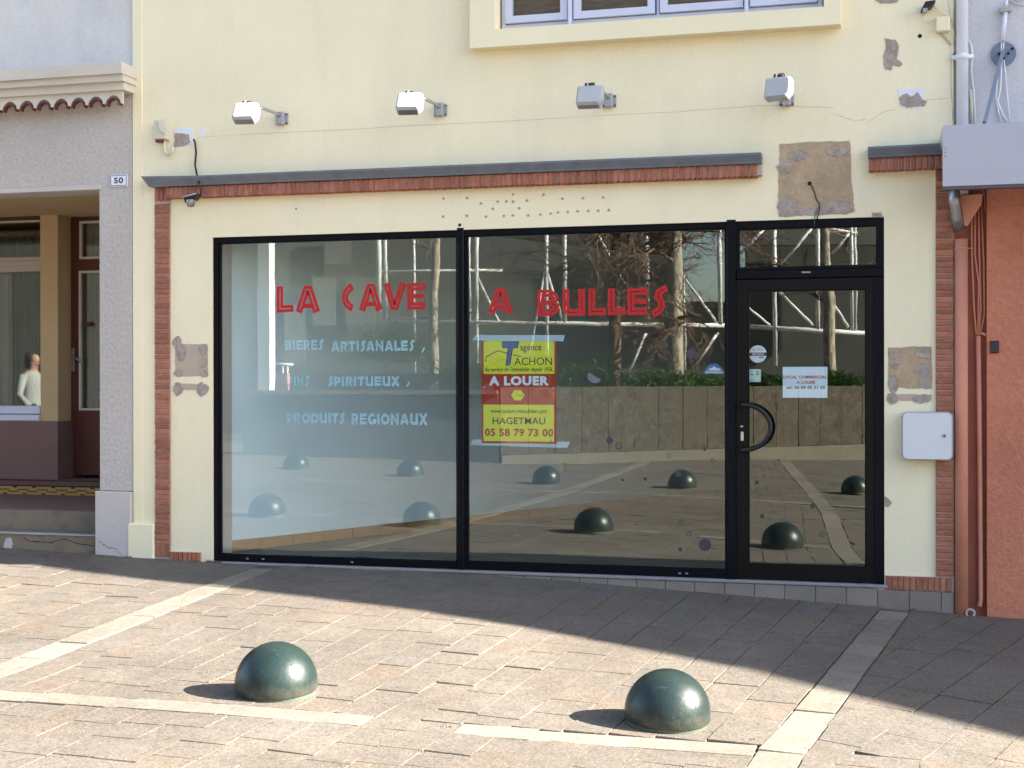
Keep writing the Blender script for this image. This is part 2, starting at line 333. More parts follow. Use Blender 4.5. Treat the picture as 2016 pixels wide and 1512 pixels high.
def wall_holes(mb, x0, x1, z0, z1, holes, y0, y1, mi=0):
    xs = sorted({x0, x1, *[h[0] for h in holes], *[h[1] for h in holes]}); zs = sorted({z0, z1, *[h[2] for h in holes], *[h[3] for h in holes]})
    xs = [x for x in xs if x0 <= x <= x1]; zs = [z for z in zs if z0 <= z <= z1]
    def solid(i, j):
        if i < 0 or j < 0 or i >= len(xs)-1 or j >= len(zs)-1: return False
        cx, cz = (xs[i]+xs[i+1])/2, (zs[j]+zs[j+1])/2
        return not any(h[0] < cx < h[1] and h[2] < cz < h[3] for h in holes)
    for i in range(len(xs)-1):
        for j in range(len(zs)-1):
            if not solid(i, j): continue
            a, b, c, d = xs[i], xs[i+1], zs[j], zs[j+1]
            mb.add([(a, y0, c), (b, y0, c), (b, y0, d), (a, y0, d)], [(0, 1, 2, 3)], mi)
            mb.add([(a, y1, c), (b, y1, c), (b, y1, d), (a, y1, d)], [(3, 2, 1, 0)], mi)
            if not solid(i-1, j): mb.add([(a, y0, c), (a, y1, c), (a, y1, d), (a, y0, d)], [(3, 2, 1, 0)], mi)
            if not solid(i+1, j): mb.add([(b, y0, c), (b, y1, c), (b, y1, d), (b, y0, d)], [(0, 1, 2, 3)], mi)
            if not solid(i, j-1): mb.add([(a, y0, c), (b, y0, c), (b, y1, c), (a, y1, c)], [(3, 2, 1, 0)], mi)
            if not solid(i, j+1): mb.add([(a, y0, d), (b, y0, d), (b, y1, d), (a, y1, d)], [(0, 1, 2, 3)], mi)
    return mb
def frame_mb(mb, x0, x1, z0, z1, w, y0, y1, mi=0, wb=None, wt=None):
    wb = w if wb is None else wb; wt = w if wt is None else wt
    return wall_holes(mb, x0, x1, z0, z1, [(x0+w, x1-w, z0+wb, z1-wt)], y0, y1, mi)

def text(body, x0, x1, z0, z1, y, m, parent, bold=0.0, shear=0.0, name='lettering'):
    cu = bpy.data.curves.new('t', 'FONT'); cu.body = body; cu.offset = bold; cu.space_character = 1+bold*2.5; cu.shear = shear; cu.resolution_u = 3; cu.extrude = 0.0
    t = bpy.data.objects.new('t', cu); COL.objects.link(t); bpy.context.view_layer.update()
    dg = bpy.context.evaluated_depsgraph_get(); me = bpy.data.meshes.new_from_object(t.evaluated_get(dg))
    bpy.data.objects.remove(t); bpy.data.curves.remove(cu)
    xs = [v.co.x for v in me.vertices]; ys = [v.co.y for v in me.vertices]
    ax, bx, ay, by = min(xs), max(xs), min(ys), max(ys); org = ORG[parent.name]
    for v in me.vertices:
        q = Vector((x0+(v.co.x-ax)/(bx-ax)*(x1-x0), y, z0+(v.co.y-ay)/(by-ay)*(z1-z0))); v.co = q-org
    me.materials.clear(); me.materials.append(m); me.name = name
    return link(name, me, parent)

# ================================================================== PAVEMENT
mb = MB()
gx = [-150, -60, -30, -12, -9, -6.6, -5, -3.86, -2.68, -1.22, -.06, .75, 8, 14, 30, 60, 150]; gy = [-150, -60, -30, -18, -9, -6, -3.5, 0, 3, 30, 150]
for y in gy:
    for x in gx: mb.v.append(Vector((x, y, gz(x, y)-.012)))
for j in range(len(gy)-1):
    for i in range(len(gx)-1):
        a = j*len(gx)+i; mb.f.append((a, a+1, a+1+len(gx), a+len(gx))); mb.m.append(0); mb.t.append(0)
pavement = structure('pavement', mb, M_joint)

# border strips as centre lines (x at given y)
def SL(y): return interp(y, [-18, -14, -8, -4, 0], [-4.35, -4.2, -4.1, -4.36, -4.52])         # left strip
def SR(y): return interp(y, [-18, -7, -3.7, 0], [-2.1, -.72, -.46, .03])                       # right strip
def ROW1(x): return interp(x, [-12, -4, -2, -.5, 3], [-4.22, -4.07, -3.94, -3.72, -3.45])
def ROW2(x): return -8.0
HW = .095
slabs = []      # (corner list, material, kind)
def add_slab(c, m, kind):
    slabs.append((c, m, kind))
def columns(xa, xb, y0, y1, lo=.22, hi=.40):
    """fan of slab columns between two border functions of y; split where the row strips run"""
    n = max(1, round((xb(0)-xa(0))/.247)); cuts = [0]
    for i in range(n): cuts.append(cuts[-1]+random.uniform(.88, 1.12))
    cuts = [c/cuts[-1] for c in cuts]
    for i in range(n):
        def X(y, c): return xa(y)+(xb(y)-xa(y))*c
        xm = X(-2, (cuts[i]+cuts[i+1])/2)
        for ya, yb in y0y1(xm, y0, y1):
            y = ya
            while y > yb+.02:
                L = random.uniform(lo, hi)
                if y-L < yb+.15: L = y-yb
                a, b = cuts[i], cuts[i+1]
                add_slab([(X(y-L, a), y-L), (X(y-L, b), y-L), (X(y, b), y), (X(y, a), y)], M_slab, 'slab')
                y -= L
def y0y1(x, y0, y1):
    segs = []; top = y0
    for f in (ROW1, ROW2):
        c = f(x)
        if c < y0 and c > y1: segs.append((top, c+HW)); top = c-HW
    segs.append((top, y1)); return segs
columns(lambda y: SL(y)+.1, lambda y: SR(y)-.1, -.02, -16.5)
columns(lambda y: -10.5, lambda y: SL(y)-.1, -.02, -13)
# right of the right strip the slabs turn about 17 degrees
ang = R(17.5); dx, dy = -math.sin(ang), -math.cos(ang); nx, ny = math.cos(ang), -math.sin(ang)
def clipx(poly, keep):
    """clip polygon to x > SR(y)+.1 or to the row limits"""
    out = []
    for i in range(len(poly)):
        a, b = poly[i], poly[(i+1) % len(poly)]; fa, fb = keep(a), keep(b)
        if fa >= 0: out.append(a)
        if (fa >= 0) != (fb >= 0):
            t = fa/(fa-fb); out.append((a[0]+(b[0]-a[0])*t, a[1]+(b[1]-a[1])*t))
    return out
u = -.9
while u < 6.0:
    w = random.uniform(.22, .28); t = -1.2
    while t < 6.2:
        L = random.uniform(.30, .46)
        q = [(.1+nx*u+dx*(t+L), ny*u+dy*(t+L)), (.1+nx*(u+w)+dx*(t+L), ny*(u+w)+dy*(t+L)), (.1+nx*(u+w)+dx*t, ny*(u+w)+dy*t), (.1+nx*u+dx*t, ny*u+dy*t)]
        q = clipx(q, lambda p: p[0]-SR(p[1])-.1); q = clipx(q, lambda p: -.02-p[1]) if q else q
        if q:
            for lo, hi in ((0, 1), (1, 2)):
                r_ = q
                if lo == 0: r_ = clipx(r_, lambda p: p[1]-ROW1(p[0])-HW)
                else: r_ = clipx(clipx(r_, lambda p: ROW1(p[0])-HW-p[1]) or [(0, 0)], lambda p: p[1]+6.5)
                ar = abs(sum(r_[i][0]*r_[(i+1) % len(r_)][1]-r_[(i+1) % len(r_)][0]*r_[i][1] for i in range(len(r_))))/2 if len(r_) > 2 else 0
                if ar > .008: add_slab(r_, M_slab, 'slab')
        t += L
    u += w
def strip_y(f, y0, y1, hw):
    y = y0
    while y > y1:
        L = random.uniform(.28, .5); add_slab([(f(y-L)-hw, y-L), (f(y-L)+hw, y-L), (f(y)+hw, y), (f(y)-hw, y)], M_bord, 'border'); y -= L
strip_y(SL, -.2, -14.5, .09); strip_y(SR, -.16, -17, .095)
def strip_x(f, x0, x1, gaps=()):
    x = x0
    while x < x1:
        L = random.uniform(.3, .52); m = M_bord; L = x1-x if x1-x < L+.12 else L
        if any(a < x+L/2 < b for a, b in gaps): m = M_slab
        if not (abs(x+L/2-SL(f(x))) < .0): add_slab([(x, f(x)-HW), (x+L, f(x+L)-HW), (x+L, f(x+L)+HW), (x, f(x)+HW)], m, 'border' if m is M_bord else 'slab')
        x += L
for a, b, gp in ((-10.4, SL(-4)-.10, ()), (SL(-4)+.10, -2.25, ()), (-2.25, -1.84, ((-3, 0),)), (-1.84, SR(-3.8)-.10, ()), (SR(-3.8)+.10, 2.6, ((-3, 10),))): strip_x(ROW1, a, b, gp)
for a, b in ((-10.4, SL(-8)-.12), (SL(-8)+.12, SR(-8)-.12), (SR(-8)+.12, 2.6)): strip_x(ROW2, a, b)

def slab_geo(mb, c, kind, tone=0.0, org=None):
    n = len(c); cx = sum(p[0] for p in c)/n; cy = sum(p[1] for p in c)/n
    g = .0022 if kind == 'border' else .0032; ch = .0015; gx_ = random.choice((.0006, .001, .0015, .002)); g1_, g2_ = random.choice((.001, .0015, .0015, .002, .003, .008)), random.choice((.001, .001, .002, .004))
    t1, t2, dz = jit(.007), jit(.009), jit(.002)+(.002 if kind == 'border' else 0)
    if cy > -2.9 and cx > -2.6: gx_ += .0024
    vs = []
    pts = []
    for (x, y) in c:
        d = math.hypot(x-cx, y-cy) or 1
        pts.append((x-math.copysign(gx_, x-cx)+jit(.003), y-math.copysign(g1_ if y > cy else g2_, y-cy)+jit(.004), d))
    for lvl, ins, zz in ((0, 0, -.03), (1, 0, -.004), (2, ch, 0)):
        for x, y, d in pts:
            x2, y2 = x-(x-cx)/d*ins, y-(y-cy)/d*ins
            vs.append(Vector((x2, y2, gz(x2, y2)+dz+(x2-cx)*t1+(y2-cy)*t2+zz)))
    fs = [tuple(2*n+i for i in range(n))]
    for i in range(n):
        j = (i+1) % n; fs.append((i, j, n+j, n+i)); fs.append((n+i, n+j, 2*n+j, 2*n+i))
    o = len(mb.v); mb.v += vs; mb.f += [tuple(k+o for k in f) for f in fs]; mb.m += [0]*len(fs); mb.t += [tone]*len(fs)
def proj(p):
    d = Vector(p)-CP; z = d.dot(CF); return (1008+FPX*d.dot(CR)/z, 756-FPX*d.dot(CU)/z) if z > .5 else None
def parea(c):
    q = [proj((x, y, gz(x, y))) for x, y in c]
    if any(p is None for p in q): return 0
    if not any(-5 < p[0] < 2021 and 700 < p[1] < 1517 for p in q): return 0
    cxx = sum(p[0] for p in q)/len(q); cyy = sum(p[1] for p in q)/len(q)
    a = abs(sum(q[i][0]*q[(i+1) % len(q)][1]-q[(i+1) % len(q)][0]*q[i][1] for i in range(len(q))))/2
    if not (0 < cxx < 2016 and cyy < 1512): a *= .35
    return a
for kind, nm, rest in (('slab', 'paving_slab', 'paving_slabs_beyond'), ('border', 'border_stone', 'border_stones_beyond')):
    items = sorted([s for s in slabs if s[2] == kind], key=lambda s: -parea(s[0]))
    far = MB(); k = 0
    for c, m, kd in items:
        if k < 300 and parea(c) > 25:
            b = MB(); slab_geo(b, c, kd, 0)
            cx = sum(p[0] for p in c)/len(c); cy = sum(p[1] for p in c)/len(c); loc = Vector((cx, cy, gz(cx, cy)))
            link(nm, mesh(nm, b, m, loc), pavement, loc); k += 1
        else: slab_geo(far, c, kd, random.uniform(.02, .98))
    obj(rest, far, M_slab if kind == 'slab' else M_bord, pavement, kind='stuff')

# ================================================================== THE CREAM SHOP BUILDING
FX0, FM1, FM2, FX1, FZ1 = -5.021, -3.07, -1.109, -.055, 2.472
shop = thing('shop_building', 'cream rendered shop building with thin red brick trim round a black framed shopfront', 'building', (-2.6, 0, -.1))
XL, XR, ROOF = -5.70, .392, 6.9
UW = (-2.74, -.45, 3.90, 5.05)
mb = MB()
wall_holes(mb, XL, XR, -.6, ROOF, [(FX0, FX1, -.02, FZ1), UW], 0, .28)
mb.box(XL, XL+.2, .28, 7.5, -.6, ROOF); mb.box(XR-.2, XR, .28, 7.5, -.6, ROOF); mb.box(XL+.2, XR-.2, 7.3, 7.5, -.6, ROOF)
obj('wall', mb, M_cream, shop)
obj('roof', MB().box(XL, XR, .002, 7.498, ROOF, ROOF+.001), M_hall2, shop)
# room behind the window
obj('floor_slab', MB().box(XL+.2, XR-.2, .28, 7.3, -.3, .03), M_infloor, shop)
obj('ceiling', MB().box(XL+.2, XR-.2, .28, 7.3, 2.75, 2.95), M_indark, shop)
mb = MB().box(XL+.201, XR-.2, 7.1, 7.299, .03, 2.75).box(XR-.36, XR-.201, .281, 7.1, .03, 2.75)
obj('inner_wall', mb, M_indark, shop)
a, b = Vector((-5.06, .31)), Vector((-1.73, 7.08)); d = (b-a).normalized(); n_ = Vector((-d.y, d.x))
def obox(mb, p, q, th, z0, z1):
    e = (q-p).normalized(); nn = Vector((-e.y, e.x))*th
    return mb.hexa([(p.x, p.y, z0), (q.x, q.y, z0), (q.x+nn.x, q.y+nn.y, z0), (p.x+nn.x, p.y+nn.y, z0), (p.x, p.y, z1), (q.x, q.y, z1), (q.x+nn.x, q.y+nn.y, z1), (p.x+nn.x, p.y+nn.y, z1)])
obj('partition_wall', obox(MB(), a, b, .12, .03, 2.75), M_inwall, shop)
mb = MB(); L = (b-a).length; t = 0
off = Vector((d.y, -d.x))*.015
skirt = []
while t < L-.05:
    t2 = min(t+.33, L); b2 = MB(); obox(b2, a+d*(t+.003)+off, a+d*(t2-.003)+off, .014, .031, .115); obj('skirting_tile', b2, M_skirt, shop); t = t2
obj('wall_socket', MB().bbox(0, .085, 0, .02, 0, .085, .006).add([], []), M_plastic, shop)
sk = [o for o in bpy.data.objects if o.name.startswith('wall_socket')][0]
sp = a+d*1.55+off*1.2; sk.location = Vector((sp.x, sp.y, .36))-ORG[shop.name]; sk.rotation_euler.z = math.atan2(d.y, d.x)
obj('reveal_lining', MB().box(FX0+.001, FX0+.012, .078, .30, .0, FZ1-.002), M_plinth, shop)

# brick trim
def brick(cx, cz, w, h, y=-.022, th=.03, long_=None):
    return None
bm_h = mesh('brick', MB().bbox(-.0625, .0625, -.014, .02, -.0155, .0155, .004), M_brick)     # course brick, left column
bm_h2 = mesh('brick', MB().bbox(-.055, .055, -.014, .02, -.0155, .0155, .004), M_brick)
bm_s = mesh('brick', MB().bbox(-.0155, .0155, -.035, .10, -.043, .043, .006), M_brick)       # soldier brick, projecting
bm_b = mesh('brick', MB().bbox(-.016, .016, -.014, .02, -.045, .045, .004), M_brick)
PT = .0387
def put(me, x, y, z, ry=0):
    o = link('brick', me, shop, Vector((x+jit(.0012), y+jit(.0025), z+jit(.001)))-ORG[shop.name]); o.rotation_euler = (jit(.01), ry+jit(.018), jit(.02)); return o
z = .13
while z < 2.76: put(bm_h, -5.437, -.012, z); z += PT
z = .085
zs_meter = (.87, 1.13)
while z < 2.76:
    if z > 2.60 or True:
        if not (zs_meter[0] < z < zs_meter[1]): put(bm_h2, .334, -.012, z)
    z += PT
def copeZ(x): return interp(x, [-5.5, -3.0, -.86, .4], [2.862, 2.856, 2.851, 2.862])
x = -5.36
while x < -.885: put(bm_s, x, -.045, copeZ(x)-.045); x += PT
x = -.135
while x < .40: put(bm_s, x, -.045, copeZ(x)-.045); x += PT
for i in range(3): put(bm_b, -5.478+i*.041, -.012, 2.808)
x = -5.36
while x < -5.13: put(bm_b, x, -.012, .028).scale.z = .72; x += PT*.98
for i in range(3): put(bm_b, -5.478+i*.041, -.012, .066)
x = -.028
while x < .385: put(bm_b, x, -.012, .014); x += PT
for q in ((-5.502, -5.372, -.014, .002, .0, 2.858), (.276, XR-.003, -.014, .002, -.0355, 2.80), (-5.371, -5.115, -.0142, .002, -.012, .061), (-.05, .2755, -.0142, .002, -.0355, .060),
          (-5.371, -.862, -.069, .001, 2.775, 2.852), (-.155, XR-.003, -.069, .001, 2.775, 2.86)):
    obj('mortar', MB().box(*q), M_mortar, shop)
def coping(x0, x1, endl):
    mb = MB(); prof = [(.0, 0), (-.10, 0), (-.105, .012), (-.135, .055), (-.135, .068), (.0, .076)]
    xs = [x0+(x1-x0)*i/12 for i in range(13)]; o = 0
    for i, x in enumerate(xs):
        for y, zz in prof:
            xx = x-(.055*(zz/.07) if i == 0 and endl else 0)
            mb.v.append(Vector((xx, y, copeZ(x)+zz+(.012 if i == 0 and zz > .05 and endl else 0)+jit(.0008))))
    k = len(prof)
    for i in range(12):
        for j in range(k-1): mb.f.append((i*k+j, i*k+j+1, (i+1)*k+j+1, (i+1)*k+j)); mb.m.append(0); mb.t.append(0)
    mb.f.append(tuple(range(k))[::-1]); mb.f.append(tuple(12*k+i for i in range(k))); mb.m += [0, 0]; mb.t += [0, 0]
    obj('slate_coping', mb, M_slate, shop)
coping(-5.50, -.862, True); coping(-.158, XR+.02, False)
obj('plinth_block', MB().bbox(-5.735, -5.505, -.035, 0, -.05, .275, .012).add([], []), M_cream2, shop)
obj('edge_pilaster', MB().bbox(XL+.004, -5.615, -.006, 0, .275, ROOF-.01, .002), M_cream2, shop)
# threshold and tiles
obj('threshold', MB().bbox(FX0-.02, FX1+.02, -.03, .12, -.024, -.004, .004), M_sill, shop)
x = -4.2
while x < XR-.03:
    w = min(.205, XR-x); zb = gz(x+w/2, 0)-.02
    if -.026-zb > .02: obj('plinth_tile', MB().bbox(x+.002, x+w-.002, -.022, .0, zb, -.0265 if x < -.1 else -.0375, .003), M_tilep, shop)
    x += w
# ---- shopfront
def pane(parent, x0, x1, z0, z1, y=.05, th=.008):
    return obj('pane', MB().box(x0, x1, y, y+th, z0, z1), M_glass, parent)
w1 = obj('display_window', MB(), M_alu, shop)
def winframe(name, x0, x1, z0, z1, l, r, b, t, y0=.015, y1=.075, m=M_alu, parent=shop, **k):
    mb = MB(); wall_holes(mb, x0, x1, z0, z1, [(x0+l, x1-r, z0+b, z1-t)], y0, y1)
    # glazing bead, a step deeper
    wall_holes(mb, x0+l, x1-r, z0+b, z1-t, [(x0+l+.008, x1-r-.008, z0+b+.008, z1-t-.008)], y0+.018, y1-.005)
    return obj(name, mb, m, parent, **k)
bpy.data.objects.remove(w1)
w1 = winframe('display_window', FX0, -3.062, 0, FZ1, .040, .012, .048, .042, label='left display window with three lines of pale blue lettering')
pane(w1, FX0+.036, -3.07, .044, FZ1-.038)
w2 = winframe('display_window', -3.012, FM2, 0, FZ1, .012, .010, .055, .042, label='middle display window with a yellow and red poster behind it')
pane(w2, -3.004, FM2-.006, .05, FZ1-.038)
obj('mullion', MB().bbox(-3.0625, -3.0115, -.006, .08, -.002, FZ1+.014, .006), M_alu, shop)
obj('mullion', MB().bbox(FM2, -1.046, -.006, .08, -.002, FZ1+.012, .006), M_alu, shop)
w3 = winframe('fanlight_window', -1.0455, FX1, 2.135, FZ1, .014, .045, .012, .052)
pane(w3, -1.035, FX1-.04, 2.142, FZ1-.045)
obj('transom', MB().bbox(-1.0455, FX1, .0135, .075, 2.07, 2.1345, .006).bbox(-.60, -.54, .008, .014, 2.104, 2.116, .002, 1), [M_alu, M_steel], shop)
obj('door_jamb', MB().bbox(-.123, FX1, .0125, .075, 0, 2.0695, .004), M_alu, shop)
dr = winframe('door', -1.0445, -.1245, .006, 2.066, .078, .050, .095, .075, m=M_alu2)
pane(dr, -.972, -.168, .095, 2.0)
hz0, hz1, hx = PZ(1462, 797, -.05), PZ(1462, 886, -.05), -1.008
pts = [(hx, .012, hz0), (hx+.012, -.045, hz0)]
rad = (hz0-hz1)/2; hc = (hz0+hz1)/2
for i in range(0, 19):
    t = math.pi/2-math.pi*i/18; pts.append((hx+.02+math.cos(t)*rad*1.18, -.06, hc+math.sin(t)*rad))
pts += [(hx+.012, -.045, hz1), (hx, .012, hz1)]
obj('door_handle', MB().tube(pts, .0155, 12), M_black, dr, True)
obj('lock', MB().bbox(-1.015, -.995, .006, .0145, PZ(1459, 868, .01), PZ(1459, 850, .01), .003).bbox(-1.017, -.999, .008, .0145, PZ(1459, 841, .01), PZ(1459, 838, .01), .001), M_plastic, dr)
for x in (-4.75, -4.62, -3.9, -1.45, -1.40): obj('drain_cap', MB().bbox(x, x+.02, .008, .0145, .018, .03, .002), M_steel, w1 if x < -3 else w2)
obj('drain_cap', MB().bbox(-3.86, -3.76, .026, .0335, .052, .062, .002), M_black, w1)

# ---- lettering drawn as inline strokes
def offs(pl, o, closed=False):
    out = []; n = len(pl)
    for i in range(n):
        p = Vector(pl[i])
        a = Vector(pl[i-1]) if (i > 0 or closed) else None; b = Vector(pl[(i+1) % n]) if (i < n-1 or closed) else None
        d1 = (p-a).normalized() if a is not None else None; d2 = (b-p).normalized() if b is not None else None
        if d1 is None: d1 = d2
        if d2 is None: d2 = d1
        n1, n2 = Vector((-d1.y, d1.x)), Vector((-d2.y, d2.x)); m_ = (n1+n2); m_ = m_.normalized() if m_.length > .01 else n1
        out.append(p+m_*(o/max(.45, m_.dot(n1))))
    return out
def arc(cx, cy, r, a0, a1, n=8, ry=None):
    ry = ry or r; return [(cx+r*math.cos(R(a0+(a1-a0)*i/n)), cy+ry*math.sin(R(a0+(a1-a0)*i/n))) for i in range(n+1)]
GL = {  # width, list of (polyline, closed)
 'L': (.66, [([(.15, 1), (.15, .14), (.70, .16)], 0)]),
 'A': (1.0, [([(.13, -.0), (.44, .86), (.56, .86), (.87, 0)], 0), ([(.30, .24), (.70, .24)], 2)]),
 'C': (.74, [(arc(.80, .5, .62, 118, 242, 8, .46), 0)]),
 'V': (.95, [([(.12, 1), (.42, .14), (.53, .14), (.84, 1)], 0)]),
 'E': (.80, [([(.78, .86), (.15, .86), (.15, .14), (.78, .14)], 0), ([(.28, .5), (.76, .5)], 2)]),
 'B': (.90, [([(.15, .14), (.15, .86), (.52, .86), (.70, .74), (.70, .62), (.58, .51), (.74, .38), (.74, .24), (.56, .14)], 1), ([(.28, .5), (.56, .5)], 2)]),
 'U': (.92, [([(.15, 1), (.15, .24), (.32, .12), (.80, .14)], 0), ([(.77, 1), (.77, 0)], 0)]),
 'S': (.60, [([(.62, .98), (.34, .84), (.28, .68), (.40, .48), (.42, .30), (.30, .12), (.08, .03)], 0)]),
 'R': (.85, [([(.15, 0), (.15, .86), (.56, .86), (.68, .72), (.62, .50), (.36, .42)], 0), ([(.42, .42), (.72, 0)], 2)]),
 'T': (.80, [([(0, .86), (.8, .86)], 0), ([(.4, .73), (.4, 0)], 0)]),
 'I': (.34, [([(.17, 1), (.17, 0)], 0)]),
 'N': (.95, [([(.14, 0), (.14, .9), (.78, .1), (.78, 1)], 0)]),
 'P': (.80, [([(.15, 0), (.15, .86), (.52, .86), (.68, .72), (.60, .46), (.30, .38)], 0)]),
 'O': (1.0, [(arc(.5, .5, .37, 0, 337.5, 15), 1)]),
 'D': (.92, [([(.15, .14), (.15, .86), (.45, .86), (.72, .68), (.76, .42), (.60, .18)], 1)]),
 'G': (.92, [(arc(.52, .5, .38, 55, 330, 10), 0), ([(.52, .42), (.90, .42), (.90, .1)], 2)]),
 'X': (.90, [([(.10, 0), (.80, 1)], 0), ([(.10, 1), (.80, 0)], 0)]),
 ',': (.3, [([(.20, .22), (.06, -.12)], 2)]), ' ': (.55, [])}
def inline(word, x0, x1, z0, z1, y, m, parent, sw=.27, gap=.035, track=.10, shrink=1.0):
    tot = sum(GL[c][0] for c in word)+track*(len(word)-1); sx = (x1-x0)/tot; sz = z1-z0
    mb = MB(); cx = 0; layer = 0
    for c in word:
        wd, strokes = GL[c]
        for pl, mode in strokes:
            w = sw*(.62 if mode == 2 else 1); layer += 1; cl = mode == 1
            g = gap if w > gap*2 else 0
            bands = ((-w/2, -g/2), (g/2, w/2)) if g and mode != 2 else ((-w/2, w/2),)
            for o1, o2 in bands:
                A, B = offs(pl, o1, cl), offs(pl, o2, cl); k = len(pl)
                yy = y-.00025*(layer % 4)
                vs = [(x0+(cx+p.x)*sx, yy, z0+p.y*sz) for p in A]+[(x0+(cx+p.x)*sx, yy, z0+p.y*sz) for p in B]
                fs = [(i, (i+1) % k, k+(i+1) % k, k+i) for i in range(k if cl else k-1)]
                mb.add(vs, fs)
            if g and mode == 0:      # closed ends of the inline
                for e, q in ((0, 1), (-1, -2)):
                    p = Vector(pl[e]); d_ = (Vector(pl[q])-p).normalized(); nn = Vector((-d_.y, d_.x))*g*.7; p2 = p+d_*.10
                    mb.add([(x0+(cx+v.x)*sx, yy-.0003, z0+v.y*sz) for v in (p-nn, p+nn, p2+nn, p2-nn)], [(0, 1, 2, 3)])
        cx += wd+track
    return obj('lettering', mb, m, parent)
def wordpx(word, x0, x1, yt, yb, y, m, parent, **k):
    xm = (x0+x1)/2; a, b = P(x0, (yt+yb)/2, y), P(x1, (yt+yb)/2, y)
    return inline(word, a.x, b.x, PZ(xm, yb, y), PZ(xm, yt, y), y, m, parent, **k)
YO, YI = .0485, .0625
wordpx('LA', 544, 630, 563, 615, YO, M_redl, w1, track=.14)
wordpx('CAVE', 671, 838, 558, 611, YO, M_redl, w1, track=.05)
wordpx('A', 960, 1011, 566, 617, YO, M_redl, w2)
wordpx('BULLES', 1057, 1312, 568, 621, YO, M_redl, w2, track=.09)
for wd, x0, x1, yt, yb in (('BIERES', 561, 636, 669, 689), ('ARTISANALES', 652, 815, 671, 691), (',', 829, 836, 684, 694),
                           ('VINS', 563, 608, 741, 759), ('SPIRITUEUX', 645, 786, 741, 760), (',', 799, 807, 752, 762),
                           ('PRODUITS', 564, 678, 813, 833), ('REGIONAUX', 692, 841, 814, 836)):
    if wd == ',':
        a_ = P(x0, yt, YI); b_ = P(x1, yb, YI); obj('lettering', MB().add([(a_.x+.02, YI, a_.z), (a_.x+.034, YI, a_.z), (a_.x+.014, YI, b_.z), (a_.x, YI, b_.z)], [(0, 1, 2, 3)]), M_bluel, w1)
    else: wordpx(wd, x0, x1, yt, yb, YI, M_bluel, w1, gap=.03, sw=.25, track=.12)
M_dotl = mat('dusky_dot', (.055, .05, .065), .5, .05); M_dot = mat('dark_dot', (.055, .05, .045), .6, .05)
random.seed(21)
dots = [(1388, 1073, 12, 1), (1600, 996, 5, 1), (1339, 1082, 4, 1), (1618, 1052, 5, 0), (1218, 878, 7, 0), (1340, 1029, 5, 0), (1356, 1051, 5, 0), (1252, 1030, 4, 0), (1316, 897, 4, 0), (1403, 907, 4, 0),
        (1225, 945, 3, 1), (1270, 943, 4, 1), (1335, 933, 6, 1), (1200, 867, 7, 1), (1387, 885, 3, 1), (1309, 679, 6, 1), (1315, 700, 9, 0), (1362, 696, 10, 1), (1360, 606, 5, 1), (1610, 645, 3, 1), (1490, 950, 4, 1), (1500, 1017, 4, 1), (1498, 972, 4, 0)]
for x, y, r_, full in dots:
    par = w2 if x < 1440 else dr; p = P(x, y, .0485); rr = r_*p.y if False else r_*10.2/FPX*.98
    mb = MB(); k = 16
    if full: mb.add([(p.x+rr*math.cos(2*math.pi*i/k), .0487, p.z+rr*math.sin(2*math.pi*i/k)) for i in range(k)], [tuple(range(k))])
    else:
        ri = rr*.78
        mb.add([(p.x+q*math.cos(2*math.pi*i/k), .0487, p.z+q*math.sin(2*math.pi*i/k)) for q in (rr, ri) for i in range(k)], [(i, (i+1) % k, k+(i+1) % k, k+i) for i in range(k)])
    obj('dot_decal', mb, M_dotl if r_ > 5 and full else M_dot, par)

# ---- upper window
uw = obj('upper_window', wall_holes(MB(), -2.93, -.335, 3.76, 5.2, [(-2.745, -.445, 3.885, 5.06)], -.11, .02), M_cream2, shop)
x0, x1 = -2.73, -.46; zb = 3.885
obj('window_frame', wall_holes(MB(), x0, x1, zb+.01, 5.05, [(x0+.03, -2.235, zb+.06, 5.0), (-2.195, -1.60, zb+.06, 5.0), (-1.58, -.99, zb+.06, 5.0), (-.95, x1-.03, zb+.06, 5.0)], .03, .08), M_whitepvc, uw)
for i, (a_, b_) in enumerate(((x0+.03, -2.235), (-2.195, -1.605), (-1.575, -.99), (-.95, x1-.03))):
    sa = obj('sash', frame_mb(MB(), a_+.004, b_-.004, zb+.065, 4.995, .05, .0, .05), M_whitepvc, uw)
    obj('window_pane', MB().box(a_+.05, b_-.05, .02, .026, zb+.11, 4.95), M_glass, uw)
    obj('back_panel', MB().box(a_+.02, b_-.02, .09, .10, zb+.02, 5.0), M_backing, uw)  # added brown panel standing in for the dark room behind the panes
for x in (-2.215, -.97): obj('frame_stop', MB().bbox(x-.012, x+.012, -.03, 0, zb+.0, 4.4, .003), M_whitepvc, uw)
obj('red_cloth', MB().box(-1.22, -1.08, .082, .0895, zb+.08, zb+.3), M_redl, uw)

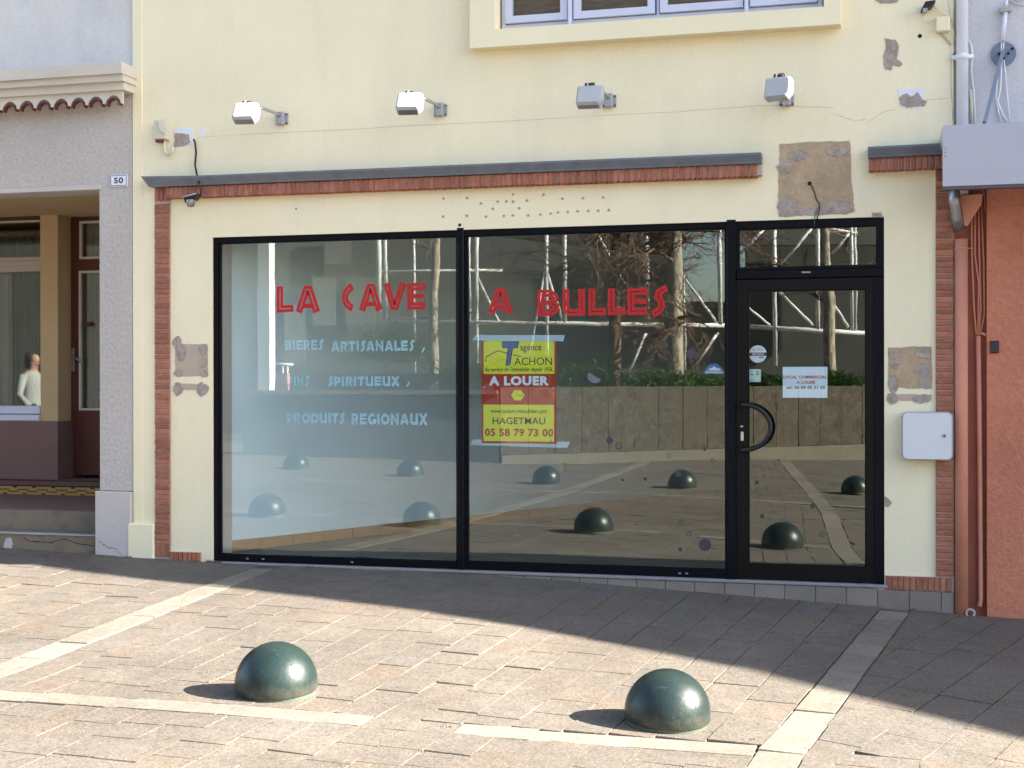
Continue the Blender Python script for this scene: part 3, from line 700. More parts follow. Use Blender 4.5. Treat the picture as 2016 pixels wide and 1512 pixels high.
# ---- scars, patches, cracks
def blob(pts, y=-.002, j=3.0, sub=3):
    q = []
    sub *= 3; w1_, w2_ = 0.0, 0.0
    for i in range(len(pts)):
        a_, b_ = pts[i], pts[(i+1) % len(pts)]
        for k in range(sub):
            w1_ = w1_*.7+jit(j*.8); w2_ = w2_*.7+jit(j*.8)
            q.append((a_[0]+(b_[0]-a_[0])*k/sub+w1_, a_[1]+(b_[1]-a_[1])*k/sub+w2_))
    return [(P(x, yy, y).x, P(x, yy, y).z) for x, yy in q]
def circ(cx, cy, rx, ry, n=9): return [(cx+rx*math.cos(2*math.pi*i/n)*random.uniform(.8, 1.15), cy+ry*math.sin(2*math.pi*i/n)*random.uniform(.8, 1.15)) for i in range(n)]
lvl = [0]
def patch(pts, m, th=.003, j=1.5, sub=3, name='plaster_patch'):
    lvl[0] = (lvl[0]+1) % 7; y = -th-.0004*lvl[0]
    pl = blob(pts, y, j, sub)
    return obj(name, MB().prism(pl[::-1] if False else pl, y, -.0002), m, shop)
patch([(1535, 283), (1673, 277), (1676, 340), (1681, 418), (1600, 424), (1533, 427), (1533, 350)], M_scar, .003, 1.2, 6)
for p in ((1572, 305, 22, 12), (1650, 298, 20, 10), (1546, 328, 15, 14), (1551, 408, 20, 20), (1652, 408, 32, 14), (1600, 418, 40, 6)):
    patch(circ(*p, n=12), M_glue, .006, 1.5, 2, 'adhesive_patch')
patch([(1742, 75), (1762, 78), (1770, 90), (1766, 115), (1778, 125), (1770, 132), (1760, 128), (1755, 139), (1741, 136), (1738, 110), (1744, 95)], M_glue, .003, 1, 2)
patch([(1768, 173), (1820, 172), (1822, 200), (1815, 213), (1772, 214)], M_white, .0015, 1.5, 4)
patch([(1770, 192), (1783, 183), (1795, 190), (1806, 182), (1815, 195), (1826, 198), (1820, 208), (1800, 210), (1785, 212), (1772, 205)], M_glue, .004, 1, 2, 'adhesive_patch')
patch([(1722, 0), (1770, -2), (1765, 4), (1735, 6)], M_glue, .003, 1, 2)
patch([(1716, 420), (1735, 417), (1737, 428), (1718, 428)], M_glue, .003, 1.5, 2)
patch([(1741, 975), (1748, 980), (1757, 990), (1748, 998), (1742, 996)], M_glue, .003, 1, 2)
# left group
patch([(345, 678), (409, 678), (409, 741), (344, 741)], mat('pale_scar', (.46, .37, .29), .95, .08), .002, 1, 4)
patch([(345, 755), (408, 756), (408, 768), (346, 768)], MATS['pale_scar'], .002, 1, 4)
for p in ((349, 675, 9, 16), (356, 694, 9, 18), (400, 688, 8, 11), (400, 715, 8, 9), (401, 736, 8, 8), (351, 735, 9, 8), (350, 766, 10, 13), (398, 767, 12, 13)):
    patch(circ(*p, n=11), M_glue, .005, 1.2, 2, 'adhesive_patch')
patch([(1749, 684), (1834, 682), (1834, 760), (1835, 765), (1770, 763), (1748, 758)], M_scar, .002, 1, 4)
patch([(1748, 776), (1833, 777), (1833, 788), (1748, 788)], MATS['pale_scar'], .002, 1, 4)
for p in ((1761, 695, 12, 12), (1818, 695, 15, 12), (1761, 721, 10, 6), (1816, 727, 16, 13), (1759, 756, 11, 18), (1820, 754, 14, 12), (1757, 784, 12, 11), (1815, 786, 18, 9)):
    patch(circ(*p, n=11), M_glue, .005, 1.3, 2, 'adhesive_patch')
patch([(342, 251), (379, 251), (380, 280), (372, 286), (342, 287)], M_white, .002, 1.2, 3)
patch([(343, 262), (372, 264), (375, 280), (368, 285), (343, 290)], M_glue, .005, 1.2, 3, 'adhesive_patch')
patch([(391, 268), (399, 252), (406, 258), (398, 270)], M_white, .002, 1, 2)
def crack(pts, w=1.0, par=shop, y=-.0012, m=None):
    mb = MB(); q = []
    for i in range(len(pts)-1):
        for k in range(8):
            t = k/8; q.append((pts[i][0]+(pts[i+1][0]-pts[i][0])*t, pts[i][1]+(pts[i+1][1]-pts[i][1])*t+jit(1.0)))
    q.append(pts[-1])
    A = [P(x, yy-w*random.uniform(.1, .5), y) for x, yy in q]; B = [P(x, yy+w*random.uniform(.1, .5), y) for x, yy in q]
    n = len(q); mb.add(A+B, [(i, i+1, n+i+1, n+i) for i in range(n-1)]); obj('crack', mb, m or M_crk, par)
M_crk = mat('hairline_crack', (.48, .43, .31), .95, .2)
M_crkd = mat('deep_crack', (.03, .026, .022), .95, .2)
crack([(400, 270), (900, 243), (1300, 222), (1520, 207), (1640, 212)], 1.1)
crack([(1640, 222), (1680, 238), (1705, 235)], 1.3); crack([(1705, 243), (1740, 220), (1765, 215)], 1.3); crack([(1822, 197), (1868, 193)], 1.2)
crack([(283, 120), (282, 250), (284, 345), (283, 360)], 1.0)
# screw plugs of the old sign
plug = mesh('screw_plug', MB().tube([(0, .001, 0), (0, -.004, 0)], .010, 10), mat('plug_filler', (.50, .43, .33), .9, .2, 30))
plugh = mesh('plug_hole', MB().tube([(0, -.0041, 0), (0, -.0052, 0)], .0048, 8), mat('plug_hole_grey', (.26, .22, .17), .9, .2))
for sx_, sy_ in ((122, 112), (370, 107), (515, 162), (690, 143), (780, 142), (850, 68), (850, 143), (995, 132), (1168, 72), (1365, 113), (1580, 107), (1790, 100), (640, 218), (915, 212), (120, 298), (368, 290), (568, 298),
                 (755, 292), (848, 287), (1008, 288), (1138, 277), (1242, 268), (1320, 255), (1422, 250), (1525, 243), (1635, 240), (1740, 238), (1850, 232)):
    p = P(850+sx_*380/2016, 370+sy_*380/2016); o = link('screw_plug', plug, shop, p-ORG[shop.name]); link('plug_hole', plugh, o, (0, 0, 0))
for x, y, r_ in ((583, 411, .006), (905, 443, .012), (1811, 71, .014), (1670, 436, .006)):
    p = P(x, y); obj('wall_hole', MB().tube([(p.x, .001, p.z), (p.x, -.002, p.z)], r_, 10), M_dark, shop)

# ================================================================== LIGHTS AND BOXES ON THE FACADE
def lamp(i, hx, hy, bx, by, tilt, yaw, label):
    b = P(bx, by, 0); h = P(hx, hy, -.43 if i < 3 else -.30)
    t = thing('wall_floodlight', label, 'wall light', b, 'floodlights along the facade')
    mb = MB().bbox(b.x-.028, b.x+.028, -.055, -.012, b.z-.05, b.z+.045, .006).bbox(b.x-.05, b.x+.05, -.012, .0, b.z-.045, b.z+.04, .003)
    obj('bracket', mb, M_lampg, t)
    for q in (-.04, .04):
        for w in (-.035, .03): obj('bracket_screw', MB().tube([(b.x+q, -.012, b.z+w), (b.x+q, -.016, b.z+w)], .006, 8), M_dark, t)
    c = h+Vector((.06, .10 if i < 3 else .06, .06))
    obj('arm', MB().tube([(b.x, -.05, b.z+.01), (b.x, -.08, b.z+.02), c], .0095, 8), M_lampg, t, True)
    # head: a shallow wedge with rounded edge, tilted down towards the wall
    hw, hh, dp = .088, .072, .05
    poly = [(-hw, hh*.85), (-hw*.9, hh), (hw*.82, hh), (hw, hh*.8), (hw, -hh*.55), (hw*.72, -hh), (-hw*.97, -hh), (-hw*1.06, -hh*.8)]
    mbh = MB(); n = len(poly)
    M_ = Matrix.Rotation(yaw, 3, 'Z') @ Matrix.Rotation(tilt, 3, 'X')
    rings = [(-dp, .86), (-dp*.6, 1.0), (dp*.5, 1.0), (dp, .8)]
    for yy, sc in rings:
        for x, z in poly: mbh.v.append(h+M_ @ Vector((x*sc, yy, z*sc)))
    for k in range(3):
        for q in range(n): mbh.f.append((k*n+q, k*n+(q+1) % n, (k+1)*n+(q+1) % n, (k+1)*n+q)); mbh.m.append(0); mbh.t.append(0)
    mbh.f.append(tuple(range(n))[::-1]); mbh.f.append(tuple(3*n+q for q in range(n))); mbh.m += [0, 0]; mbh.t += [0, 0]
    hd = obj('lamp_head', mbh, M_lampw, t)
    obj('lamp_lens', MB().add([h+M_ @ Vector(v) for v in ((-hw*.85, -dp*.5, -hh-.001), (hw*.6, -dp*.5, -hh-.001), (hw*.6, dp*.5, -hh-.001), (-hw*.85, dp*.5, -hh-.001))], [(0, 1, 2, 3)]), M_steel, hd)
    obj('housing_seam', MB().tube([h+M_ @ Vector((x*1.012, -dp*.55, z*1.012)) for x, z in poly+poly[:1]], .0022, 5), M_lampg, hd)
    top = h+M_ @ Vector((-.012, .0, hh+.018))
    obj('lamp_wire', MB().tube([top+M_ @ Vector((.035, 0, 0)), top+M_ @ Vector((.06, .02, -.01)), c+Vector((0, 0, .01)), (b.x, -.06, b.z+.03)], .0035, 5), M_black, hd, True)
    obj('cable_gland', MB().tube([top+M_ @ Vector((-.03, 0, 0)), top+M_ @ Vector((.035, 0, 0))], .022, 12), M_black, hd, True)
    obj('gland_ring', MB().tube([top+M_ @ Vector((-.016, 0, 0)), top+M_ @ Vector((-.004, 0, 0))], .024, 12), M_lampw, hd, True)
M_lampw = mat('white_lamp_enamel', (.42, .43, .45), .4, .04, spec=.4)
M_lampg = mat('pale_grey_lamp_metal', (.34, .34, .36), .5, .06)
lamp(0, 486, 224, 556, 234, R(-28), R(8), 'sunlit white floodlight nearest the left end of the facade')
lamp(1, 808, 205, 868, 217, R(-28), R(8), 'sunlit white floodlight, second from the left of the facade row')
lamp(2, 1163, 192, 1200, 199, R(-20), R(4), 'shaded white floodlight below the left part of the upper window')
lamp(3, 1535, 176, 1549, 196, R(-12), R(-14), 'tilted white floodlight above the bare plaster square, its bracket hidden')

p = P(318, 258, -.05)
t = thing('junction_box', 'broken ivory junction box with a dark red base at the upper left of the facade', 'junction box', (p.x, 0, p.z))
obj('box_body', MB().bbox(p.x-.055, p.x+.045, -.07, 0, p.z-.065, p.z+.085, .008), M_plastic, t)
obj('box_cover', MB().hexa([(p.x+.0, -.085, p.z+.0), (p.x+.05, -.075, p.z-.03), (p.x+.05, -.07, p.z-.03), (p.x+.0, -.072, p.z+.0), (p.x-.01, -.085, p.z+.075), (p.x+.045, -.078, p.z+.085), (p.x+.045, -.071, p.z+.085), (p.x-.01, -.072, p.z+.075)]), M_plastic, t)
obj('terminal_block', MB().bbox(p.x-.045, p.x+.01, -.066, -.01, p.z-.085, p.z-.0655, .003), mat('dark_red_plastic', (.16, .02, .02), .5, .1), t)
q = [P(x, y, -.03) for x, y in ((325, 275), (323, 290), (325, 301), (332, 305), (338, 300), (341, 288))]
obj('conduit', MB().tube(q, .012, 8), M_plastic, t, True)
q = [P(x, y, -.02) for x, y in ((381, 274), (384, 280), (386, 300), (384, 325), (388, 345))]+[P(x, y, -.15) for x, y in ((392, 362), (396, 378), (393, 387))]
t = thing('loose_spotlight', 'small dark spotlight dangling on a black cable over the brick corner', 'spotlight', (q[0].x, 0, q[0].z))
obj('cable', MB().tube(q, .0075, 8), M_black, t, True)
p = P(379, 392, -.17)
obj('lamp_body', MB().hexa([p+Vector(v) for v in ((-.045, -.03, -.03), (.03, -.03, -.01), (.03, .03, -.01), (-.045, .03, -.03), (-.06, -.035, .012), (.06, -.035, .035), (.06, .035, .035), (-.06, .035, .012))]), M_black, t)
obj('lamp_glass', MB().lathe([(.0, -.045), (.025, -.04), (.036, -.01), (.038, .01)], p+Vector((-.008, -.01, -.018)), 14), M_steel, t, True)
obj('lamp_rim', MB().tube([p+Vector((-.065, -.037, .012)), p+Vector((.05, -.037, .036))], .005, 6), M_lampw, t, True)

q = [P(x, y, -.008) for x, y in ((1594, 361), (1598, 366), (1604, 380), (1607, 392), (1614, 402), (1612, 420), (1607, 434))]
t = thing('cut_cable', 'black and green cable ends coming out of the bare plaster square', 'cable', q[0])
obj('wire', MB().tube(q, .0035, 6), M_black, t, True)
q2 = [P(x, y, -.012) for x, y in ((1614, 402), (1608, 415), (1604, 428), (1603, 446))]
obj('wire', MB().tube(q2, .003, 6), mat('green_wire', (.03, .14, .12), .5, .1), t, True)
obj('hole', MB().tube([P(1594, 361, .001), P(1594, 361, -.0075)], .014, 10), M_dark, t)

# white meter box, rounded
def rrect(x0, x1, z0, z1, r_, n=5):
    out = []
    for cx, cz, a0 in ((x1-r_, z1-r_, 0), (x0+r_, z1-r_, 90), (x0+r_, z0+r_, 180), (x1-r_, z0+r_, 270)):
        for i in range(n+1): out.append((cx+r_*math.cos(R(a0+90*i/n)), cz+r_*math.sin(R(a0+90*i/n))))
    return out
a_ = P(1775, 811, -.12); b_ = P(1876, 907, -.12)
t = thing('meter_box', 'white rounded electricity meter box on the brick strip right of the door', 'meter box', (a_.x, 0, b_.z))
obj('housing', MB().prism(rrect(a_.x, b_.x, b_.z, a_.z, .035), -.10, 0), M_metrim, t)
obj('lid', MB().prism(rrect(a_.x+.008, b_.x-.008, b_.z+.008, a_.z-.008, .03), -.118, -.1005), M_meter, t)
p = P(1859, 858, -.118); ld = obj('lock', MB().tube([(p.x, -.1181, p.z), (p.x, -.124, p.z)], .012, 14), M_steel, t)
obj('lock_slot', MB().tube([(p.x, -.1241, p.z), (p.x, -.1248, p.z)], .006, 8), M_dark, ld)

# corner of boxes and cables at upper right
a_ = P(1843, 33, -.06); b_ = P(1870, 60, -.06)
t = thing('cream_junction_box', 'square cream junction box beside the white downpipe', 'junction box', (a_.x, 0, b_.z))
obj('box_body', MB().bbox(a_.x, b_.x, -.06, 0, b_.z, a_.z, .006), M_cream2, t)
q = [P(x, y, -.01) for x, y in ((1846, 58), (1852, 66), (1862, 76), (1872, 88))]; obj('cable', MB().tube(q, .005, 6), M_cable, t, True)
p = P(1828, 12, -.06)
t = thing('broken_fitting', 'small broken black fitting with torn edges at the top right of the facade', 'fitting', (p.x, 0, p.z))
obj('fitting_body', MB().hexa([p+Vector(v) for v in ((-.05, -.03, -.035), (.02, -.03, -.01), (.02, .05, -.01), (-.05, .05, -.035), (-.02, -.03, .025), (.045, -.03, .03), (.045, .05, .03), (-.02, .05, .025))]), M_black, t)
obj('torn_shell', MB().hexa([p+Vector(v) for v in ((-.04, -.035, -.05), (-.01, -.035, -.04), (-.01, .02, -.04), (-.04, .02, -.05), (-.035, -.035, -.02), (-.005, -.035, -.02), (-.005, .02, -.02), (-.035, .02, -.02))]), M_lampg, t)
obj('cable', MB().tube([P(x, y, -.02) for x, y in ((1836, 12), (1850, 22), (1865, 31), (1872, 36))], .004, 6), M_cream2, t, True)
obj('cable', MB().tube([P(x, y, -.015) for x, y in ((1822, 26), (1816, 36), (1820, 43), (1832, 42), (1843, 36))], .0035, 6), M_cream2, t, True)

# ================================================================== POSTERS AND STICKERS
def pquad(mb, pts, y, mi=0):
    return mb.add([P(x, yy, y) for x, yy in pts], [tuple(range(len(pts)))], mi)
YP = .072
c0 = P(1022, 770, YP)
t = thing('rental_poster', 'yellow and dark red estate agency poster taped inside the middle window', 'poster', c0)
PZ0, PZ1 = PZ(1020, 873, YP), PZ(1020, 664, YP); PXa, PXb = PX(948, 770, YP), PX(1096, 770, YP)
def pu(u, v): return (PXa+(PXb-PXa)*u, PZ0+(PZ1-PZ0)*v)      # poster coordinates 0..1
def prect(name, u0, u1, v0, v1, k, m, th=.0006):
    (x0, z0), (x1, z1) = pu(u0, v0), pu(u1, v1); y = YP-.0006*k
    return obj(name, MB().box(x0, x1, y, y+th*.9, z0, z1), m, t)
prect('board', 0, 1, 0, 1, 0, M_red)
prect('yellow_panel', .03, .97, .655, .985, 1, M_yel); prect('yellow_panel', .025, .965, .02, .365, 1, M_yel)
def ptext(s, u0, u1, v0, v1, m, **k):
    (x0, z0), (x1, z1) = pu(u0, v0), pu(u1, v1); return text(s, x0, x1, z0, z1, YP-.0013, m, t, **k)
ptext('agence', .52, .80, .855, .918, M_navy, bold=.01)
ptext('ACHON', .44, .94, .737, .808, M_navy)
ptext("Au service de l'immobilier depuis 1956.", .04, .95, .667, .72, M_navy, shear=.3, bold=.012)
ptext('A LOUER', .10, .90, .545, .635, M_paper, bold=.055)
ptext('www.tachon-immobilier.com', .13, .87, .285, .325, M_navy, shear=.3, bold=.012)
ptext('HAGETMAU', .15, .85, .18, .245, M_navy, bold=.012)
ptext('05 58 79 73 00', .045, .955, .065, .14, M_red, bold=.035)
def ppoly(name, pts, k, m):
    y = YP-.0006*k; return obj(name, MB().add([(pu(*p)[0], y, pu(*p)[1]) for p in pts], [tuple(range(len(pts)))]), m, t)
ppoly('logo_outline', [(.275, .963), (.508, .963), (.488, .898), (.425, .898), (.385, .733), (.322, .733), (.352, .898), (.278, .90)], 2, M_navy)
ppoly('logo_letter', [(.288, .955), (.497, .955), (.478, .905), (.412, .905), (.375, .741), (.335, .741), (.365, .905), (.288, .907)], 3, M_royal)
def pline(pts, w, k, m):
    y = YP-.0006*k; A = offs([Vector(pu(*p)) for p in pts], w/2); B = offs([Vector(pu(*p)) for p in pts], -w/2); n = len(pts)
    obj('logo_roof', MB().add([(v.x, y, v.y) for v in A+B], [(i, i+1, n+i+1, n+i) for i in range(n-1)]), m, t)
pline([(.06, .775), (.065, .82), (.225, .875), (.35, .85)], .006, 2, M_navy); pline([(.42, .835), (.53, .818)], .006, 2, M_navy)
ppoly('lozenge', [(.40, .455), (.44, .50), (.53, .50), (.575, .455), (.53, .405), (.44, .405)], 2, M_yel)
ptext('Titude', .46, .56, .445, .465, M_navy)
for u_, v_ in ((.05, .965), (.945, .965), (.04, .53), (.96, .52), (.03, .04), (.93, .03)):
    x, z = pu(u_, v_); obj('eyelet', MB().tube([(x, YP-.0013, z), (x, YP-.003, z)], .007, 10), M_lampg, t)
for pts in ([(931, 668), (940, 658), (1111, 660), (1112, 673), (1093, 672), (1093, 665), (950, 664), (930, 672)], [(924, 876), (930, 864), (950, 868), (950, 873), (1095, 874), (1095, 868), (1122, 870), (1118, 882), (1060, 881)]):
    pass
def tape(x0, x1, y0, y1):
    pts = [(x0, y1), (x0+9, y0)]+[(x0+9+(x1-x0-9)*i/8, y0+(2 if i else 0)+jit(.6)) for i in range(1, 9)]+[(x1-3, y1+2)]
    obj('tape', MB().add([P(a, b, YP-.003) for a, b in pts], [tuple(range(len(pts)))]), M_tape, t)
tape(929, 1112, 658, 670); 
pts = [(924, 876), (932, 865), (1122, 870), (1117, 882)]; obj('tape', MB().add([P(a, b, YP+.002) for a, b in pts], [(0, 1, 2, 3)]), M_tape, t)

a_ = P(1541, 783, YI); b_ = P(1629, 722, YI)
t = thing('letting_notice', 'pale blue paper notice with red and black type on the door glass', 'notice', (a_.x, YI, a_.z))
obj('sheet', MB().box(a_.x, b_.x, YI, YI+.0005, a_.z, b_.z), M_paper, t)
M_rprint = mat('red_print', (.50, .03, .03), .6, .02); M_kprint = mat('black_print', (.02, .03, .06), .6, .02)
W_, H_ = b_.x-a_.x, b_.z-a_.z
for s, u0, u1, v0, v1, m in (('LOCAL COMMERCIAL', .015, .985, .62, .72, M_rprint), ('A LOUER', .31, .74, .45, .55, M_rprint), ('tel: 06 88 05 51 00', .08, .95, .285, .39, M_kprint)):
    text(s, a_.x+W_*u0, a_.x+W_*u1, a_.z+H_*v0, a_.z+H_*v1, YI-.0006, m, t, bold=.035)
# round security sticker
p = P(1492, 697, YI); r_ = .0605
t = thing('round_sticker', 'round white security sticker with a black band on the door glass', 'sticker', p)
obj('disc', MB().tube([(p.x, YI+.0008, p.z), (p.x, YI, p.z)], r_, 32), M_white, t)
obj('black_band', MB().box(p.x-r_*.99, p.x+r_*.99, YI-.0005, YI-.0001, p.z-.012, p.z+.010), M_navy, t)
text('SECURITE', p.x-.04, p.x+.042, p.z-.007, p.z+.006, YI-.0008, M_white, t, bold=.03)
text('JDC', p.x-.008, p.x+.032, p.z+.022, p.z+.038, YI-.0005, M_lilacst, t, bold=.01)
obj('printed_line', MB().box(p.x+.006, p.x+.04, YI-.0005, YI-.0001, p.z-.026, p.z-.019), M_navy, t)
obj('printed_ring', MB().add([(p.x-.027+q*math.cos(2*math.pi*i/12), YI-.0004, p.z+.03+q*math.sin(2*math.pi*i/12)) for q in (.009, .006) for i in range(12)], [(i, (i+1) % 12, 12+(i+1) % 12, 12+i) for i in range(12)]), M_lilacst, t)
# card payment sticker
a_ = P(1473, 752, YI); b_ = P(1498, 727, YI)
t = thing('payment_sticker', 'small pale green sticker with card symbols at the door edge', 'sticker', (a_.x, YI, a_.z))
obj('sheet', MB().box(a_.x, b_.x, YI, YI+.0005, a_.z, b_.z), mat('pale_green_paper', (.50, .70, .70), .6, .02), t)
W_, H_ = b_.x-a_.x, b_.z-a_.z
for u0, v0, w, m in ((.28, .60, .09, M_rprint), (.72, .60, .09, M_royal), (.36, .60, .07, M_skirt), (.30, .33, .08, M_bluel), (.28, .84, .08, M_lilacst), (.72, .78, .08, M_navy), (.80, .60, .05, M_rprint)):
    obj('symbol', MB().box(a_.x+W_*(u0-w), a_.x+W_*(u0+w), YI-.0005, YI-.0002, a_.z+H_*(v0-.05), a_.z+H_*(v0+.05)), m, t)
obj('symbol', MB().box(a_.x+W_*.12, a_.x+W_*.45, YI-.0005, YI-.0002, a_.z+H_*.10, a_.z+H_*.14), M_kprint, t)
# blue half-moon sticker
p = P(1406, 735, YI)
t = thing('half_moon_sticker', 'blue half-moon sticker with a pale mountain at the right edge of the middle window', 'sticker', p)
s_ = .058
obj('dome', MB().add([(p.x+s_*math.cos(math.pi*i/14), YI, p.z+.012+s_*1.0*math.sin(math.pi*i/14)) for i in range(15)], [tuple(range(15))]), mat('sky_blue_vinyl', (.06, .17, .46), .5, .05), t)
obj('base_band', MB().add([(p.x+x, YI-.0004, p.z+z) for x, z in ((-.066, 0), (.068, -.002), (.062, .016), (-.060, .016))], [(0, 1, 2, 3)]), mat('pale_sky_vinyl', (.30, .48, .75), .5, .05), t)
obj('mountain', MB().add([(p.x+x, YI-.0004, p.z+z) for x, z in ((-.04, .022), (.05, .020), (.035, .034), (.012, .040), (-.002, .050), (-.018, .038), (-.034, .032))], [tuple(range(7))]), M_white, t)
# lilac half disc (peeling bubble)
p = P(1171, 742, YI)
t = thing('peeling_decal', 'peeling lilac half-disc decal right of the poster', 'sticker', p)
k = [(p.x+.052*math.cos(R(150+180*i/10)), YI, p.z+.006+.052*math.sin(R(150+180*i/10))) for i in range(11)]
obj('half_disc', MB().add(k, [tuple(range(11))]), mat('lilac_vinyl', (.22, .21, .30), .5, .05), t)
# ================================================================== THE LEFT HOUSE, NUMBER 50
lh = thing('left_house', 'grey roughcast house with recessed oxblood door, tiled ledge and number 50 on its pier', 'house', (-8.5, 0, .05))
OX, OZ = -5.99, 2.875
XL0, XL1 = -13.5, XL-.004
obj('roughcast_wall', wall_holes(MB(), XL0, XL1, .52, 3.74, [(-12.4, OX, .2, OZ)], 0, .28), M_grey, lh)
obj('upper_wall', MB().box(XL0, XL1, .02, .3, 3.741, 6.9), M_bluewhite, lh)
obj('back_volume', MB().box(XL0, XL1, 3.2, 8, -.3, 6.89).box(XL0, XL0+.3, .3, 3.2, -.3, 6.89).box(XL0+.3, XL1, .301, 3.2, 3.3, 6.89).box(OX+.02, XL1, .281, 3.2, -.3, 3.3), M_bluewhite, lh)
obj('lintel_strip', MB().bbox(-12.4, OX+.02, -.012, .10, OZ-.002, OZ+.036, .004), M_plinth, lh)
obj('pier_plinth', MB().bbox(OX-.03, XL1+.0, -.03, .28, -.15, .515, .008), M_plinth, lh)
# recess
YB = 1.8
obj('recess_ceiling', MB().box(-12.4, OX+.02, .281, 3.19, 2.93, 2.96), M_tan, lh)
px0, px1 = PX(82, 600, YB), PX(116, 600, YB)      # pier between window and door
zb = PZ(60, 829, YB)
obj('recess_pier', MB().box(px0, px1, YB-.02, YB+.35, zb-.001, 2.929), M_tan, lh)
obj('recess_base_wall', MB().box(-12.4, PX(116, 880, YB-.03), YB-.05, YB+.35, .46, zb), M_purple, lh)
wz0, wz1 = PZ(40, 803, YB), 2.929
wl = obj('window', MB(), M_whitepvc, lh)
obj('sill', MB().bbox(-12.3, px0, YB-.045, YB+.1, zb+.001, PZ(40, 816, YB), .008).bbox(-12.3, px0-.01, YB-.02, YB+.1, PZ(40, 815, YB)+.001, wz0+.02, .006), M_whitepvc, wl)
tz0, tz1 = PZ(40, 535, YB), PZ(40, 505, YB)
obj('window_transom', MB().bbox(-12.3, px0-.001, YB+.01, YB+.1, tz0, tz1, .008).bbox(-12.3, px0-.001, YB+.0, YB+.011, tz0+.055, tz0+.10, .004), mat('pinkish_cream_paint', (.42, .36, .33), .6, .05), wl)
obj('head_board', MB().box(-12.3, px0-.001, YB+.02, YB+.1, PZ(40, 433, YB), 2.928), M_redwood, wl)
obj('head_bead', MB().box(-12.3, px0-.002, YB+.012, YB+.1, PZ(40, 434, YB)-.012, PZ(40, 434, YB)), M_cornice, wl)
obj('frame_edge', MB().box(px0-.014, px0-.001, YB+.03, YB+.1, wz0, 2.7), M_redwood, wl)
obj('window_pane', MB().box(-12.3, px0-.01, YB+.06, YB+.066, wz0, 2.8), M_glass, wl)
def curtain(x0, x1, z0, z1, y, m, par, amp=.03, wl_=.11):
    mb = MB(); n = int((x1-x0)/.012); k = 0
    ph = random.random()*6
    pts = []
    for i in range(n+1):
        x = x0+(x1-x0)*i/n; ph += .012/wl_*2*math.pi*random.uniform(.5, 1.5); pts.append((x, y+amp*math.sin(ph)))
    mb.add([(x, yy, z0) for x, yy in pts]+[(x, yy, z1) for x, yy in pts], [(i, i+1, n+2+i, n+1+i) for i in range(n)])
    obj('curtain', mb, m, par, True)
curtain(-12.3, px0-.02, wz0, 2.8, YB+.22, M_curtain, wl)
curtain(-8.35, PX(25, 600, YB+.15)-.02, wz0, tz0, YB+.15, M_curtain2, wl)
curtain(PX(30, 600, YB+.16), px0-.03, wz0, tz0, YB+.17, M_curtain, wl, .02)
# door
YD = YB+.2
d0 = PX(136, 600, YD); dz0, dz1 = .49, 2.929
dd = obj('door', wall_holes(MB(), d0, d0+.95, dz0, dz1, [(PX(157, 480, YD), d0+.80, PZ(175, 508, YD), PZ(175, 437, YD)), (PX(156, 700, YD), d0+.80, PZ(175, 806, YD), PZ(175, 535, YD))], YD, YD+.05), M_redwood, lh)
obj('door_bead', frame_mb(MB(), PX(157, 480, YD), d0+.80, PZ(175, 510, YD), PZ(175, 435, YD), .022, YD-.008, YD+.02), M_cornice, dd)
obj('door_bead', frame_mb(MB(), PX(156, 700, YD), d0+.80, PZ(175, 808, YD), PZ(175, 533, YD), .022, YD-.008, YD+.02), M_cornice, dd)
obj('door_pane', MB().box(PX(156, 700, YD), d0+.81, YD+.025, YD+.03, PZ(175, 808, YD), PZ(175, 433, YD)), M_glass, dd)
curtain(PX(156, 700, YD), d0+.82, PZ(175, 808, YD), PZ(175, 433, YD), YD+.12, M_curtain2, dd, .015, .08)
a_ = P(144, 700, YD)
obj('handle_plate', MB().bbox(a_.x-.018, a_.x+.018, YD-.012, YD, PZ(144, 731, YD), PZ(144, 685, YD), .004), M_steel, dd)
obj('handle', MB().tube([P(144, 702, YD), P(144, 702, YD-.04), P(156, 709, YD-.05), P(157, 713, YD-.045)], .011, 8), M_steel, dd, True)
p = P(170, 638, YD); obj('letter_slot', MB().bbox(p.x-.04, p.x+.06, YD-.012, YD+.02, p.z-.02, p.z+.02, .004), M_redwood, dd)
obj('door_frame_strip', MB().box(d0-.03, d0-.008, YD-.03, YD+.05, PZ(133, 845, YD), 2.928), M_whitepvc, lh)
obj('reveal', MB().box(px1+.0, d0-.031, YD-.0, YD+.35, .46, 2.928).box(d0+.96, OX+.4, YD, YD+.35, .46, 2.928), M_tan, lh)
# steps
obj('step', MB().box(-12.4, OX-.035, .02, .36, -.1, .155), M_step, lh)
obj('step', MB().bbox(-12.4, OX+.0, .36, 1.75, -.1, .31, .01), M_step, lh)
obj('step_nosing', MB().bbox(-12.4, OX-.036, .008, .10, .1551, .165, .003), mat('pale_nosing', (.36, .34, .33), .8, .15, 6), lh)
obj('landing_tiles', MB().box(-12.4, OX, .42, 1.7, .3101, .316), M_terra, lh)
obj('landing', MB().box(-12.4, OX+.3, 1.75, 3.0, -.1, .459), M_terra, lh)
